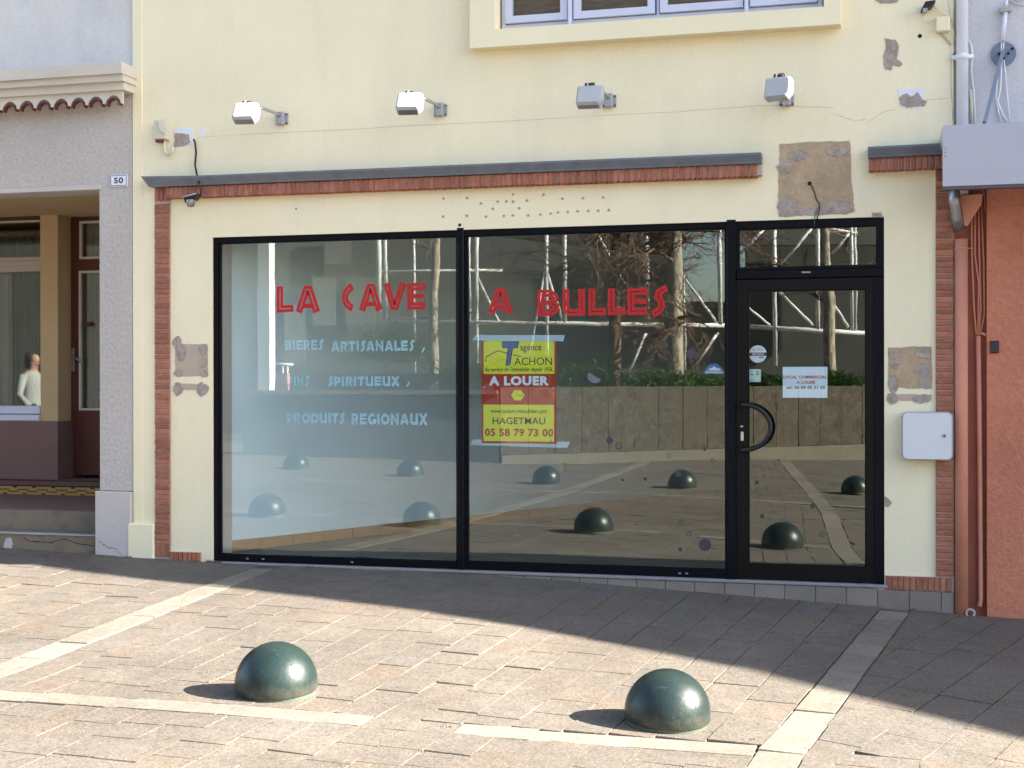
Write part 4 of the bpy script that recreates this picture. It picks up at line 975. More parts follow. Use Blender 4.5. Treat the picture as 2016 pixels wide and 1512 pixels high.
# mosaic riser: black and ochre bands
mb = MB(); z0, z1 = .316, .459; yr = 1.7475
def mq(x0, x1, za, zb_, mi, y): mb.box(x0, x1, y, y+.0024, za, zb_, mi)
mq(-12.4, OX+.2, z0, z0+.075, 1, yr-.003); mq(-12.4, OX+.2, z0+.0755, z1, 2, yr-.003)
mq(-12.4, OX+.2, z1-.014, z1-.002, 0, yr-.0056); mq(-12.4, OX+.2, z0+.076, z0+.088, 0, yr-.0056)
x = -9.0; i = 0
while x < OX+.1:
    mq(x, x+.04, z0+.062, z0+.075, 0, yr-.0056); mq(x+.10, x+.14, z0+.002, z0+.014, 0, yr-.0056)
    mq(x+.05, x+.17, z0+.040, z0+.052, 2, yr-.0056); mq(x-.05, x+.06, z0+.022, z0+.034, 2, yr-.0056); x += .205
obj('mosaic_riser', mb, M_mos, lh)
mb = MB(); x = -9.0
while x < OX+.1: mb.box(x, x+.006, yr-.0066, yr-.0057, z0+.089, z1-.016); x += .022
obj('mosaic_joint', mb, mat('mosaic_grey', (.20, .15, .13), .6, .1), lh)
crack([(45, 1058), (60, 1066), (100, 1068), (125, 1060), (152, 1070), (185, 1075)], 3.0, lh, .018, M_crkd)
crack([(195, 1066), (212, 1078), (228, 1080), (240, 1094)], 1.6, lh, -.0312, M_crkd)
patch_ = blob([(8, 1070), (12, 1060), (20, 1059), (24, 1066), (23, 1080), (8, 1079)], .017, 1, 2); obj('repair_patch', MB().prism(patch_, .016, .02), M_plinth, lh)
# cornice and tile ends
obj('cornice', MB().box(XL0, XL1+.05, -.24, .02, 3.715, 3.80).box(XL0, XL1+.042, -.21, .02, 3.665, 3.7149).box(XL0, XL1+.03, -.17, .02, 3.605, 3.6649), M_cornice, lh)
pitch = .152; x = XL1-.012-pitch*.5; mbs = []
zt, zr = 3.6049, 3.505
poly = []
n_arch = 22
top = [(XL1-.002-n_arch*pitch, zt), (XL1-.002, zt)]
low = [(XL1-.002, zr)]
tiles = MB().tube
for i in range(n_arch):
    cx = XL1-.004-pitch*(i+.5)
    for k in range(11):
        a = math.pi*k/10; low.append((cx+.062*math.cos(a), zr+.005+.062*math.sin(a)))
low.append((XL1-.002-n_arch*pitch, zr))
mb = MB()
# scalloped board built as quads between the arch line and the top line
pl = low
for i in range(len(pl)-1):
    a, b = pl[i], pl[i+1]
    if abs(a[0]-b[0]) < 1e-5: continue
    mb.hexa([(b[0], -.14, b[1]), (a[0], -.14, a[1]), (a[0], -.115, a[1]), (b[0], -.115, b[1]), (b[0], -.14, zt), (a[0], -.14, zt), (a[0], -.115, zt), (b[0], -.115, zt)])
obj('scalloped_board', mb, M_cornice, lh)
tl = MB()
for k in range(12):
    a, b = math.pi*k/12, math.pi*(k+1)/12
    def rp(r_, t_): return (r_*math.cos(t_), r_*math.sin(t_))
    (x1_, z1_), (x2_, z2_), (x3_, z3_), (x4_, z4_) = rp(.0605, a), rp(.0605, b), rp(.050, b), rp(.050, a)
    tl.hexa([(x4_, -.175, z4_-.012), (x3_, -.175, z3_-.012), (x3_, -.132, z3_-.012), (x4_, -.132, z4_-.012), (x1_, -.175, z1_-.012), (x2_, -.175, z2_-.012), (x2_, -.132, z2_-.012), (x1_, -.132, z1_-.012)])
tme = mesh('tile_end', tl, M_tileclay)
for i in range(n_arch):
    link('tile_end', tme, lh, Vector((XL1-.004-pitch*(i+.5), .03, zr+.0))-ORG[lh.name])
crack([(235, 0), (236, 30), (239, 60)], 1.4, lh, .0185)
# number plate
a_ = P(217, 368, -.008); b_ = P(251, 343, -.008)
t = thing('house_number_plate', 'white enamel house number plate reading 50 on the grey pier', 'number plate', (a_.x, -.008, a_.z))
obj('plate', MB().bbox(a_.x, b_.x, -.012, -.002, a_.z, b_.z, .003), M_white, t)
obj('border_line', frame_mb(MB(), a_.x+.006, b_.x-.006, a_.z+.006, b_.z-.006, .004, -.0128, -.0122), M_kprint, t)
text('50', a_.x+.035, b_.x-.035, a_.z+.024, b_.z-.022, -.0128, M_kprint, t, bold=.03)

# ================================================================== THE RIGHT HOUSE
rh = thing('right_house', 'house with orange roughcast ground floor and lilac upper wall under a metal canopy', 'house', (3, 0, -.25))
RX0, RX1 = XR+.004, 5.7
obj('upper_wall', MB().box(RX0, RX1, .03, .3, 2.9, ROOF), M_lilac, rh)
obj('roughcast_wall', MB().box(.60, RX1, -.012, .3, -.6, 2.899), M_orange, rh)
obj('pipe_chase', MB().box(RX0, .5999, .05, .3, -.6, 2.899), mat('orange_chase', (.36, .12, .075), .95, .1, 4, bump=.002, bs=60), rh)
obj('back_volume', MB().box(RX0, RX1, .301, 8, -.6, ROOF-.01), M_lilac, rh)
obj('shade_ledge', MB().box(3.7, 4.6, -.20, .03, ROOF-.14, ROOF), M_steel, rh)  # unseen ledge added so the third floodlight falls in shade
# canopy
CY = -.5; a_ = P(1856, 367, CY); b_ = P(1857, 247, CY)
mb = MB().box(a_.x, 2.6, CY, CY+.03, a_.z, b_.z).box(a_.x, a_.x+.03, CY+.0301, 0.03, b_.z-.10, b_.z).box(a_.x+.031, 2.6, CY+.0301, .03, b_.z-.06, b_.z-.02)
t = thing('metal_canopy', 'plain lilac metal canopy fascia held by a blue stay above the orange wall', 'canopy', (a_.x, 0, a_.z))
obj('fascia', mb, mat('lilac_metal', (.44, .43, .49), .5, .04, 1.2, bump=.0006, bs=8), t)
obj('fascia_edge', MB().box(a_.x+.001, 2.6, CY+.002, CY+.06, a_.z-.022, a_.z-.001), mat('brown_edge', (.09, .075, .08), .6, .1), t)
p = P(1976, 105, .0)
obj('wall_plate', MB().tube([(p.x, .03, p.z), (p.x, .012, p.z)], .079, 28), M_slate2 if 'M_slate2' in globals() else mat('blue_grey_metal', (.16, .19, .26), .5, .1), t)
e_ = P(1938, 242, CY+.05)
obj('stay_rod', MB().tube([(p.x-.005, .0, p.z+.01), e_], .0165, 4), MATS['blue_grey_metal'], t)
for dx_, dz_ in ((-.03, .0), (.03, .0), (.0, -.03), (.055, .03)): obj('bolt', MB().tube([(p.x+dx_, .012, p.z+dz_), (p.x+dx_, .004, p.z+dz_)], .009, 6), M_dark, t)
for k in range(3):
    q = P(1861, 293+7*k, CY-.001); obj('rivet', MB().tube([(q.x, CY+.001, q.z), (q.x, CY-.002, q.z)], .0035, 6), M_dark, t)
# downpipe
xa, xb = PX(1883, 120, -.05), PX(1907, 120, -.05); xc, rr = (xa+xb)/2, (xb-xa)/2
t = thing('white_downpipe', 'white downpipe at the joint of the cream and lilac walls', 'downpipe', (xc, -.02, 2.7))
obj('pipe', MB().tube([(xc, -.02, 2.60), (xc, -.02, ROOF-.1)], rr, 20), M_white, t, True)
z = PZ(1895, 110, -.06); obj('pipe_clip', MB().tube([(xc, -.02, z-.018), (xc, -.02, z+.018)], rr+.006, 20).box(xc-rr-.035, xc+rr+.035, -.03, -.018, z-.014, z+.014), M_white, t, True)
xo = PX(1893, 800, -.05)
t = thing('orange_downpipe', 'orange painted downpipe with hopper running down to the pavement', 'downpipe', (xo, -.0, -.2))
obj('pipe', MB().tube([(xo, -.01, gz(.45, 0)-.02), (xo, -.01, PZ(1890, 470, -.05))], .043, 20), M_orange_s, t, True)
hp = [P(x, y, -.06) for x, y in ((1890, 385), (1934, 383), (1932, 402), (1905, 445), (1898, 445))]
obj('hopper', MB().prism([(v.x, v.z) for v in hp], -.08, .04), M_orange_s, t)
z = PZ(1895, 488, -.05); obj('pipe_clip', MB().tube([(xo, -.01, z-.004), (xo, -.01, z+.004)], .046, 16).box(xo-.055, xo+.075, -.012, -.006, z-.003, z+.003), M_orange_s, t)
e1 = [P(1878, 372, -.12), P(1879, 395, -.12), P(1881, 405, -.11), P(1884, 430, -.08), P(1889, 452, -.05)]
obj('outlet_elbow', MB().tube(e1, [.038, .038, .036, .036, .034], 16), M_steel, t, True)
# orange conduits in the chase
t = thing('painted_cables', 'bundle of orange painted cables gathered into a conduit beside the orange downpipe', 'cables', (.53, .02, -.2))
cv = [((1913, 400), (1913, 500), (1917, 600), (1922, 660)), ((1920, 400), (1919, 500), (1927, 560), (1925, 660)), ((1926, 400), (1928, 500), (1931, 600), (1927, 662)), ((1932, 400), (1937, 520), (1938, 620), (1929, 662)), ((1936, 372), (1939, 395), (1940, 412), (1939, 415))]
for q in cv: obj('cable', MB().tube([P(x, y, .03) for x, y in q], .0065, 6), M_orange_s, t, True)
obj('conduit', MB().tube([P(1926, 662, .02), P(1929, 900, .02), P(1931, 1180, .02), P(1928, 1195, .0)], .0165, 10), M_orange_s, t, True)
obj('saddle_clip', MB().tube([P(1932, 656, .02), P(1943, 660, .0)], .009, 6), M_orange_s, t)
p = P(1958, 683, -.012)
solo('wall_vent', MB().bbox(p.x-.027, p.x+.027, -.03, -.0125, p.z-.04, p.z+.04, .006), mat('charcoal_plastic', (.03, .03, .035), .5, .1), 'small charcoal plastic fitting on the orange wall', 'wall fitting', (p.x, -.0125, p.z))
p = P(1910, 1206, -.03); mb = MB(); k = 20
mb.tube([(p.x+.026*math.cos(2*math.pi*i/k), -.06, p.z+.026*math.sin(2*math.pi*i/k)) for i in range(k+1)], .007, 6)
solo('pipe_ring', mb, M_cable, 'loose pale metal ring at the foot of the orange pipes', 'ring', (p.x, -.06, p.z-.03), smooth=True)
# cables round the white pipe
t = thing('grey_cables', 'tangle of grey and cream cables on both sides of the white downpipe', 'cables', (.4, -.01, 3.1))
for q, w, m in ((((1866, 0), (1870, 30), (1878, 60), (1884, 85), (1880, 100), (1873, 110), (1872, 150), (1876, 240)), .006, M_cable), (((1874, 0), (1872, 35), (1876, 55), (1880, 80), (1876, 105)), .005, M_cable),
             (((1878, 0), (1876, 40), (1872, 80), (1871, 110), (1870, 170), (1878, 240)), .006, M_plastic), (((1874, 58), (1866, 75), (1859, 88), (1860, 100)), .0035, M_plastic),
             (((1907, 78), (1913, 92), (1914, 110), (1912, 140), (1917, 180), (1920, 245)), .007, M_white), (((1910, 176), (1912, 200), (1913, 240)), .012, M_plastic), (((1872, 160), (1869, 190), (1877, 240)), .005, M_dark)):
    pts = [P(x, y, .005) for x, y in q]; obj('cable', MB().tube(pts, w, 6), m, t, True)
t = thing('white_conduit', 'white conduit and loose cables behind the round wall plate', 'conduit', (.7, .0, 3.4))
obj('conduit', MB().tube([P(1980, 22, .0), P(1974, 80, .0)], .0145, 10), M_white, t, True)
obj('conduit', MB().tube([P(1982, 0, .0), P(1981, 14, .0)], .010, 10), M_white, t, True)
obj('saddle_clip', MB().bbox(PX(1968, 17), PX(1991, 17), -.02, .03, PZ(1980, 24), PZ(1980, 14), .004), M_cable, t)
for q, w in ((((1972, 80), (1971, 102)), .005), (((1976, 80), (1975, 102)), .005), (((1973, 118), (1964, 150), (1961, 190), (1966, 220), (1972, 240)), .005), (((1972, 118), (1971, 150), (1969, 178), (1964, 200), (1974, 225), (1984, 240)), .006), (((1976, 118), (1980, 150), (1984, 200), (1988, 240)), .005),
             (((1984, 0), (1996, 8), (2016, 12)), .004), (((1990, -4), (2004, 3), (2016, -2)), .004)):
    obj('cable', MB().tube([P(x, y, .012) for x, y in q], w, 6), M_white if w > .0045 else M_cable, t, True)

# ================================================================== BOLLARDS
def bollard(x, y, label, rot=0.0):
    z = gz(x, y); t = thing('dome_bollard', label, 'bollard', (x, y, z), 'green dome bollards across the square')
    rb = .196; pr = [(rb-.006, .018), (rb, .03), (rb, .055)]
    for i in range(1, 13):
        a = math.pi/2*i/12; pr.append((rb*math.cos(a) if i < 12 else .0005, .055+.193*math.sin(a)))
    me = bollard.me if hasattr(bollard, 'me') else None
    if me is None:
        bollard.me = mesh('dome', MB().lathe(pr, seg=48), M_bol, smooth=True)
        bollard.ring = mesh('base_ring', MB().lathe([(.178, -.03), (.185, .006), (.190, .022), (.182, .028), (.1, .03)], seg=40), M_bolr, smooth=True)
    o = link('dome', bollard.me, t, (0, 0, 0)); o.rotation_euler = (R(.8), R(-2.2), rot)
    link('base_ring', bollard.ring, t, (0, 0, 0))
bollard(-2.83, -3.63, 'green dome bollard on the paving below the middle of the shop window', 1)
bollard(-.995, -3.42, 'green dome bollard on the paving nearest the shop door', 2.2)
for (x, y), lb in zip(((-6.35, -3.72), (-4.62, -3.66)), ('green dome bollard mirrored lowest at the left edge of the left window', 'green dome bollard mirrored low at the right side of the left window')): bollard(x, y, lb, x)
bollard(1.12, -3.46, 'green dome bollard beyond the right end of the near bollard row', .4)
for (px_, py_), lb in zip(((578, 925), (803, 938), (1072, 953), (1341, 962), (1684, 973)), ('small dome bollard mirrored below the blue lettering', 'small dome bollard mirrored left of the first mullion', 'small dome bollard mirrored under the rental poster',
                      'small dome bollard mirrored near the second mullion', 'small dome bollard mirrored at the right edge of the door glass')):
    g = GV(px_, py_); bollard(g.x, g.y, lb, px_)

# ================================================================== THE SQUARE BEHIND (seen in the glass)
def _vbox(mb, p, q, th, z0, z1): return obox(mb, Vector((p.x, p.y)), Vector((q.x, q.y)), th, z0, z1)
A = GV(985, 913).to_2d(); B = GV(1745, 905).to_2d()
dirn = (B-A).normalized(); ZT = 1.27
pw = thing('planter_wall', 'long exposed aggregate planter wall with pale kerb across the square', 'wall', (A.x, A.y, -.1))
LW = (B-A).length+3; x = 0; nn = Vector((dirn.y, -dirn.x)); 
if nn.dot(Vector((0, 1))) > 0: nn = -nn
sgn = 1 if Vector((-dirn.y, dirn.x)).dot(nn) > 0 else -1
while x < LW:
    a = A+dirn*(x+.006); b = A+dirn*(x+.536); x += .542; dep = jit(.008)
    b_ = MB(); obox(b_, Vector((a.x+nn.x*(.05+dep), a.y+nn.y*(.05+dep))), Vector((b.x+nn.x*(.05+dep), b.y+nn.y*(.05+dep))), .22*sgn, .12, ZT); obj('wall_panel', b_, M_conc, pw)
mb = MB(); e = A+dirn*LW; obox(mb, Vector((A.x, A.y)), Vector((e.x, e.y)), .34*sgn, -.45, .115); obj('kerb', mb, M_conc2, pw)
mb = MB(); obox(mb, Vector((A.x+nn.x*.10, A.y+nn.y*.10)), Vector((e.x+nn.x*.10, e.y+nn.y*.10)), .14*sgn, .1151, ZT-.03); obj('wall_core', mb, M_dark, pw)
# lower wall run to the left, its shade painted into a bluish colour
A2 = GV(420, 900); e2 = A
lw_ = thing('stone_wall', 'stone wall left of the planter, bluish shade put into its colour', 'wall', A2)
mb = MB(); obox(mb, Vector((A2.x, A2.y-1.2)), Vector((e2.x-.1, e2.y-.3)), .3, -.3, 1.15); obj('wall_body', mb, M_cblue, lw_)
mb = MB(); obox(mb, Vector((A2.x, A2.y-1.15)), Vector((e2.x-.1, e2.y-.25)), .4, 1.151, 1.22); obj('wall_cap', mb, M_conc2, lw_)
# soil bed behind
def shrub(cx, cy, z, rx, ry, rz, n, m, label, group, size=.05):
    t = thing('shrub', label, 'shrub', (cx, cy, z), group); mb = MB()
    for i in range(n):
        a, b = random.random()*6.283, math.acos(random.uniform(-.2, 1)); r_ = random.uniform(.45, 1.0)*(.8+.25*math.sin(3*a))
        c = Vector((cx+rx*r_*math.cos(a)*math.sin(b), cy+ry*r_*math.sin(a)*math.sin(b), z+rz*r_*math.cos(b)))
        u_ = Vector((jit(1), jit(1), jit(1))).normalized()*size*random.uniform(.6, 1.4); v_ = u_.orthogonal().normalized()*size*.5
        mb.add([c-u_, c+v_, c+u_, c-v_], [(0, 1, 2, 3)])
    obj('foliage', mb, m, t); st = MB()
    for i in range(5): st.tube([(cx, cy, z-.3), (cx+jit(rx*.5), cy+jit(ry*.5), z+rz*.6)], [.02, .008], 5)
    obj('stems', st, M_bark2, t)
for i, (px_, w, h, m, lb) in enumerate(((1180, 1.0, .55, M_leaf, 'dark shrub on the planter right of the poster reflection'), (1320, .9, .45, M_leaf2, 'bright green shrub at the foot of the pale tree'), (1390, .8, .35, M_leaf2, 'low green shrub between pale tree and door'),
                              (1500, .9, .35, M_leaf, 'low dark shrub behind the planter wall, near the thin tree'), (1590, .8, .3, M_leaf2, 'grassy shrub behind the planter wall'), (1690, .9, .4, M_leaf2, 'bright green shrub at the far end of the planter'), (1100, .9, .5, M_leaf, 'dark shrub at the near end of the planter'))):
    f = (px_-985)/(1745-985); c = A+dirn*((B-A).length*f)+nn*.9; shrub(c.x, c.y, ZT-.05, w, .6, h, 2600, m, lb, 'shrubs on the planter', .04)
p = V(760, 690, 29); shrub(p.x, p.y, 1.9, 1.1, .9, .75, 4200, M_leaf, 'leafy evergreen shrub behind the stone wall', 'shrubs on the planter', .05)
p = V(1000, 735, 29); shrub(p.x, p.y, 1.4, 2.2, .9, .55, 4200, M_leaf, 'wide dark shrub behind the stone wall', 'shrubs on the planter', .05)

def branch(mb, p, d, L, r_, depth, spread=.5, seg=4):
    pts = [p]; rs = [r_]; q = p
    for i in range(3):
        d = (d+Vector((jit(.18), jit(.18), jit(.12)))).normalized(); q = q+d*L/3; pts.append(q); rs.append(r_*(1-.22*(i+1)))
    mb.tube(pts, rs, seg if depth > 1 else 3, cap=False)
    if depth <= 0: return
    for k in range(random.choice((3, 4, 4))):
        nd = (d+Vector((jit(spread*1.6), jit(spread*1.6), jit(spread*1.2)))).normalized(); s = random.choice(pts[1:])
        branch(mb, s, nd, L*random.uniform(.55, .85), max(r_*.58, .006), depth-1, spread, seg)
def tree(p, zb, r_, h, lean, m, label, fork, depth=4, zfork=2.6, bl=1.5):
    t = thing('bare_tree', label, 'tree', (p.x, p.y, zb), 'bare trees behind the planter')
    pts = [Vector((p.x, p.y, zb))+Vector((lean*k/8+jit(.03), jit(.03), h*k/8)) for k in range(9)]
    obj('trunk', MB().tube(pts, [r_*(1-.05*k) for k in range(9)], 14), m, t, True)
    mb = MB()
    for k in range(fork):
        z = random.uniform(zfork, h); f = (z)/h; base = Vector((p.x+lean*f, p.y, zb+z)); a = random.random()*6.283
        branch(mb, base, Vector((math.cos(a), math.sin(a), random.uniform(-.1, .6))).normalized(), bl*random.uniform(.6, 1.2), r_*.24, depth, .6)
    obj('branches', mb, M_bark2, t)
random.seed(11)
p = V(1327, 760, 30.5); tree(p, .4, .215, 6.5, .05, M_bark1, 'tall bare tree with pale flaking bark behind the planter', 18, 4, 1.9, 1.5)
p = V(1640, 760, 31); tree(p, .4, .15, 5.5, -.2, M_bark1, 'slimmer bare tree with pale patches mirrored in the door', 5, 2, 2.4, 1.2)
p = V(1207, 760, 31.5); tree(p, .4, .17, 5.5, .1, M_bark2, 'dark bare tree mirrored above the word bulles', 18, 4, 2.2, 1.5)
p = V(850, 700, 29.5); tree(p, .4, .12, 5.5, .1, M_bark1, 'thin pale bare tree mirrored left of the first mullion', 4, 2, 1.9, 1.0)

# white tubular space frame of the covered hall
random.seed(5)
hall = thing('covered_hall', 'dark covered hall behind a lattice of white steel tubes', 'building', V(1200, 760, 36))
DH = 35.0
def tubeV(a, b, r_=.055, d0=DH, d1=None, m=None):
    mb = MB(); mb.tube([V(*a, d0), V(*b, d1 or d0)], r_, 8); obj('steel_tube', mb, m or M_wsteel, hall, True)
tubeV((752, 633), (1445, 641), .055); tubeV((1445, 641), (1760, 660), .06)
tubeV((740, 535), (990, 532), .04); 
for x, yt, yb, r_ in ((744, 380, 640, .07), (757, 380, 640, .045), (815, 380, 790, .035), (921, 380, 640, .055), (937, 380, 760, .05), (1075, 380, 700, .05), (1110, 380, 638, .05), (1212, 380, 730, .06), (1273, 380, 641, .055), (1340, 540, 730, .05), (1347, 540, 730, .035),
                      (1416, 380, 641, .055), (1524, 380, 720, .055), (1609, 380, 650, .055), (1676, 400, 655, .045), (1684, 400, 655, .03)):
    tubeV((x, yt), (x+2, yb), r_)
for a, b in (((1342, 540), (1412, 638)), ((1075, 530), (1110, 640)), ((1075, 530), (1040, 700)), ((1530, 570), (1600, 640)), ((1455, 590), (1515, 640)), ((1455, 500), (1510, 445)), ((1540, 520), (1605, 440)), ((1620, 570), (1670, 645)), ((1640, 500), (1676, 455)),
             ((937, 540), (985, 640)), ((1272, 655), (1235, 740)), ((1412, 655), (1370, 720)), ((1170, 450), (1230, 560)), ((1600, 445), (1690, 460))):
    tubeV(a, b, .035)
# hall volume: wall far behind, with openings to the sky on one side
D2 = 44
def vpanel(x0, x1, y0, y1, d_, m, name='wall', th=.3):
    a, b = V(x0, y1, d_), V(x1, y1, d_); z1 = V((x0+x1)/2, y0, d_).z
    mb = MB(); obox(mb, Vector((a.x, a.y)), Vector((b.x, b.y)), -th, max(-.3, a.z) if y1 < 900 else -.3, z1); return obj(name, mb, m, hall)
vpanel(-900, 1335, -60, 900, D2, M_hall); vpanel(1335, 1470, 594, 900, D2, M_hall); vpanel(1470, 2100, -60, 900, D2, M_hall)
vpanel(1335, 1470, -60, 455, D2, M_hall, 'lintel')
vpanel(1450, 1900, 300, 482, D2-2, M_hall2, 'soffit'); 
for x0, x1, y0, y1 in ((640, 690, 450, 520), (615, 660, 545, 640), (680, 740, 545, 640), (560, 600, 600, 720)): vpanel(x0, x1, y0, y1, D2-.4, M_hallpane, 'panel', .1)
vpanel(430, 1100, 735, 900, 33, M_cblue, 'low_wall')
# white gate post, pink panel and rail at the left
g = GV(520, 872)
solo('white_post', MB().box(g.x-.13, g.x+.13, g.y-.13, g.y+.13, -.2, 5.5), M_wsteel, 'tall white post mirrored at the left of the shop window', 'post', g)
p = V(548, 790, 30); solo('pink_panel', MB().box(p.x-.24, p.x+.24, p.y-.05, p.y+.05, 0, 1.55), M_pink, 'faded pink panel mirrored left of the word vins', 'panel', (p.x, p.y, 0))
t = thing('handrail', 'thin pale handrail mirrored above the pink panel', 'handrail', (p.x, p.y, 0))
obj('rail', MB().tube([V(536, 716, 30), V(578, 718, 30)], .03, 8), M_wsteel, t, True)
for x in (556, 566): obj('rail_post', MB().tube([V(x, 718, 30), V(x, 800, 30)], .02, 6), M_wsteel, t, True)
# slim pole whose shadow crosses the paving
g = GV(1760, 958)
t = thing('signpost', 'slim grey signpost standing right of the square', 'signpost', (1.2, g.y, gz(1.2, g.y)))
obj('pole', MB().tube([(1.2, g.y, -.3), (1.2, g.y, 2.6)], .03, 10), M_steel, t, True)
obj('sign_plate', MB().box(.95, 1.45, g.y-.045, g.y-.035, 2.2, 2.6), M_white, t)

# ================================================================== HOUSES FURTHER ALONG THE STREET (unseen, roof lines shaped to shade the paving)
def townhouse(p, q, zr, label, m):
    p, q = Vector(p), Vector(q); t = thing('townhouse', label, 'house', (p.x, p.y, -.3), 'unseen houses set along the bend for their shadow')
    mb = MB(); obox(mb, p, q, 7.0, -.6, zr); obj('wall', mb, m, t); d_ = (q-p).normalized(); L = (q-p).length; nv = Vector((d_.y, -d_.x))
    for zz in (.4, 3.6):
        k = max(1, int(L/1.8))
        for i in range(k):
            c = p+d_*(L*(i+.5)/k); w0 = c-d_*.45; w1 = c+d_*.45
            b = MB(); obox(b, w0+nv*.02, w1+nv*.02, .05, zz, zz+1.6); w = obj('window', b, M_whitepvc, t)
            b = MB(); obox(b, w0+d_*.07+nv*.026, w1-d_*.07+nv*.026, .004, zz+.08, zz+1.52); obj('window_pane', b, M_glassd, w)
            for s in (-1, 1):
                b = MB(); s0 = c+d_*s*.48; s1 = c+d_*s*.92
                if s < 0: s0, s1 = s1, s0
                obox(b, s0+nv*.035, s1+nv*.035, .03, zz-.02, zz+1.62); obj('shutter', b, M_shut, w)
    b = MB(); obox(b, p+nv*.0, q+nv*.0, 7.0, zr+.001, zr+.12); obj('roof', b, M_tileclay, t)
M_glassd = mat('dark_window_pane', (.03, .035, .04), .1, .1, spec=.6)
def roof_over(px_, py_, zr=6.9):               # roof point that throws the shadow edge seen at this spot
    g_ = G(px_, py_); L_ = (zr-gz(g_.x, g_.y))/math.tan(SUN_EL); return (g_.x+L_*math.cos(SUN_B), g_.y+L_*math.sin(SUN_B))
E0, E1, E2, E3, E4 = [roof_over(*q) for q in ((0, 1108), (400, 1152), (1000, 1230), (1440, 1312), (2016, 1457))]
E0 = (max(E0[0], RX1+.02), E0[1])
E5 = (E4[0]+5, E4[1]-3.6)
townhouse(E0, (E1[0]-.01, E1[1]), 6.78, 'unseen narrow pale townhouse next to the orange house, set for its shadow', M_house)
townhouse((E1[0]+.01, E1[1]), (E2[0]-.02, E2[1]), 6.78, 'unseen pale blue townhouse at the start of the bend, set for its shadow', M_bluewhite)
townhouse((E2[0]+.02, E2[1]), (E3[0]-.02, E3[1]), 6.78, 'unseen narrow lilac townhouse at the tightest part of the bend, set for its shadow', M_lilac)
townhouse((E3[0]+.02, E3[1]), (E4[0]-.02, E4[1]), 6.78, 'unseen narrow orange townhouse after the tightest part of the bend, set for its shadow', M_orange)
townhouse((E4[0]+.02, E4[1]), E5, 6.78, 'unseen long cream townhouse after the bend, set for its shadow', M_cream2)

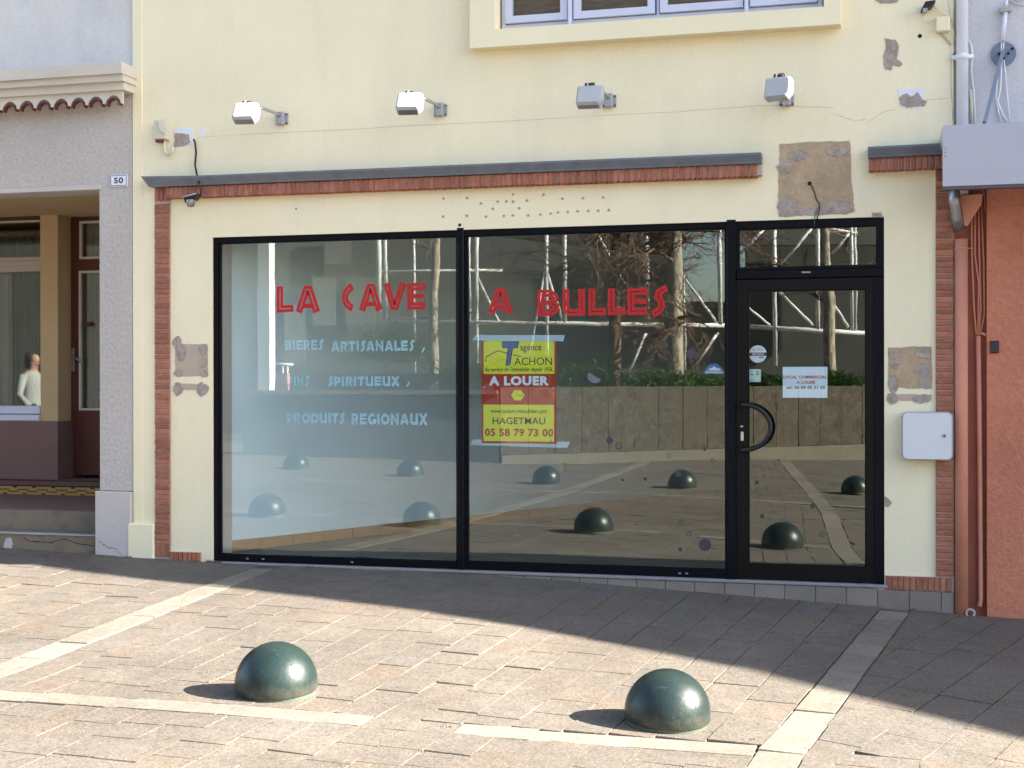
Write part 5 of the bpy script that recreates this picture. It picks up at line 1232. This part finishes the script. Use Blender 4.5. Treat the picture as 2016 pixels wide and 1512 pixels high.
# ================================================================== WOMAN WALKING ACROSS THE SQUARE (mirrored in the left house window)
def person(loc, face, label):
    z0 = gz(loc[0], loc[1]); t = thing('person', label, 'person', (loc[0], loc[1], z0)); Mx = Matrix.Rotation(face, 3, 'Z'); o_ = Vector((loc[0], loc[1], z0))
    def W_(v): return o_+Mx @ Vector(v)
    # body frame: x forward, y left, z up
    def limb(mb, pts, rs, seg=12): mb.tube([W_(p) for p in pts], rs, seg)
    hip, H = .86, 1.66
    body = bpy.data.meshes.new('body'); J = [(0, 0, .90), (0, 0, 1.06), (.0, 0, 1.24), (.0, 0, 1.36), (.02, 0, 1.43), (.035, 0, 1.50), (.05, 0, 1.57),
         (0, .085, .88), (.12, .09, .50), (.05, .09, .10), (.16, .09, .045), (0, -.085, .88), (-.06, -.09, .50), (-.20, -.09, .14), (-.10, -.09, .06),
         (0, .145, 1.34), (-.05, .20, 1.08), (.12, .19, .92), (.19, .18, .88), (0, -.145, 1.34), (-.02, -.20, 1.08), (.20, -.17, .98), (.27, -.16, .97)]
    E = [(0, 1), (1, 2), (2, 3), (3, 4), (4, 5), (5, 6), (0, 7), (7, 8), (8, 9), (9, 10), (0, 11), (11, 12), (12, 13), (13, 14), (3, 15), (15, 16), (16, 17), (17, 18), (3, 19), (19, 20), (20, 21), (21, 22)]
    RR = [(.09, .09), (.085, .085), (.09, .09), (.08, .08), (.055, .055), (.075, .065), (.085, .07), (.09, .09), (.06, .06), (.04, .04), (.035, .025), (.09, .09), (.06, .06), (.04, .04), (.035, .025),
          (.055, .055), (.04, .04), (.03, .03), (.03, .02), (.055, .055), (.04, .04), (.03, .03), (.03, .02)]
    body.from_pydata([Mx @ Vector(j) for j in J], E, []); o = bpy.data.objects.new('body', body); COL.objects.link(o); o.parent = t; ORG['body'] = o_
    sk_ = o.modifiers.new('skin', 'SKIN'); body.skin_vertices or None
    if not body.skin_vertices: bpy.context.view_layer.update()
    for i, r_ in enumerate(RR):
        body.skin_vertices[0].data[i].radius = r_
    body.skin_vertices[0].data[0].use_root = True
    o.modifiers.new('sub', 'SUBSURF').render_levels = 2; body.materials.append(M_skin)
    sh = MB()
    sh.lathe([(.165, .86), (.16, .95), (.15, 1.06), (.165, 1.2), (.17, 1.32), (.12, 1.40), (.07, 1.43)], (0, 0, 0), 18)
    sh.v = [W_((v.x*.74, v.y*.92, v.z)) for v in sh.v]
    for a, b, c in (((0, .150, 1.36), (-.05, .20, 1.08), (.12, .19, .92)), ((0, -.150, 1.36), (-.02, -.20, 1.08), (.20, -.17, .98))): limb(sh, [a, b, c], [.062, .052, .042])
    obj('shirt', sh, M_shirt, t, True)
    tr = MB()
    for a, b, c in (((0, .085, .92), (.12, .09, .50), (.05, .09, .10)), ((0, -.085, .92), (-.06, -.09, .50), (-.20, -.09, .15))): limb(tr, [a, b, c], [.125, .085, .06])
    obj('trousers', tr, M_trouser, t, True)
    hr = MB(); hr.lathe([(.001, 1.685), (.06, 1.672), (.095, 1.62), (.10, 1.56), (.085, 1.49), (.06, 1.45)], (0, 0, 0), 16); hr.v = [W_((v.x*.95-.012, v.y*.85, v.z)) for v in hr.v]; obj('hair', hr, M_hair, t, True)
    fc = MB(); fc.lathe([(.001, 1.47), (.045, 1.475), (.072, 1.52), (.078, 1.57), (.07, 1.62), (.03, 1.65)], (0, 0, 0), 16); fc.v = [W_((v.x*1.0+.045, v.y*.85, v.z)) for v in fc.v]; fc.hexa([W_(v) for v in ((.115, -.012, 1.535), (.14, 0, 1.535), (.115, .012, 1.535), (.11, 0, 1.53), (.112, -.006, 1.585), (.122, 0, 1.58), (.112, .006, 1.585), (.11, 0, 1.585))]); obj('face', fc, M_skin, t, True)
    pp = solo('paper', MB().hexa([W_(v) for v in ((.26, -.22, .86), (.34, -.16, .86), (.338, -.155, .86), (.258, -.215, .86), (.28, -.22, 1.0), (.36, -.16, 1.0), (.358, -.155, 1.0), (.278, -.215, 1.0))]), M_shirt, 'white sheet of paper held by the walking woman', 'paper', o_)
g = V(62, 750, 20, YB+.06)
person((g.x, g.y), R(8), 'woman in a white shirt walking across the square, mirrored in the left house window')

# ================================================================== MOSS AND WEEDS AT THE FOOT OF THE WALLS
mb = MB(); random.seed(33)
def tuft(x, y, n, h):
    z = gz(x, y)
    for i in range(n):
        a = random.random()*6.283; w = random.uniform(.002, .005); px_, py_ = x+jit(.03), y+jit(.012); l_ = h*random.uniform(.4, 1)
        t_ = Vector((px_+math.cos(a)*l_*.7, py_+math.sin(a)*l_*.5, z+l_)); b_ = Vector((px_, py_, z-.003))
        mb.add([b_+Vector((-w, 0, 0)), b_+Vector((w, 0, 0)), t_], [(0, 1, 2)])
for x, y, n, h in ((-5.02, -.03, 40, .03), (-4.95, -.04, 30, .025), (-5.72, -.06, 20, .02), (-4.2, -.05, 12, .015), (-3.1, -.05, 10, .012), (.12, -.04, 10, .014), (-.38, -3.62, 16, .012), (-.62, -3.56, 14, .012), (-1.9, -3.9, 8, .01)): tuft(x, y, n, h)
o = obj('weeds', mb, mat('moss_green', (.06, .075, .025), .9, .2), None, kind='stuff'); o['label'] = 'tiny weeds and moss tufts along the foot of the wall and in the joints'; o['category'] = 'weeds'
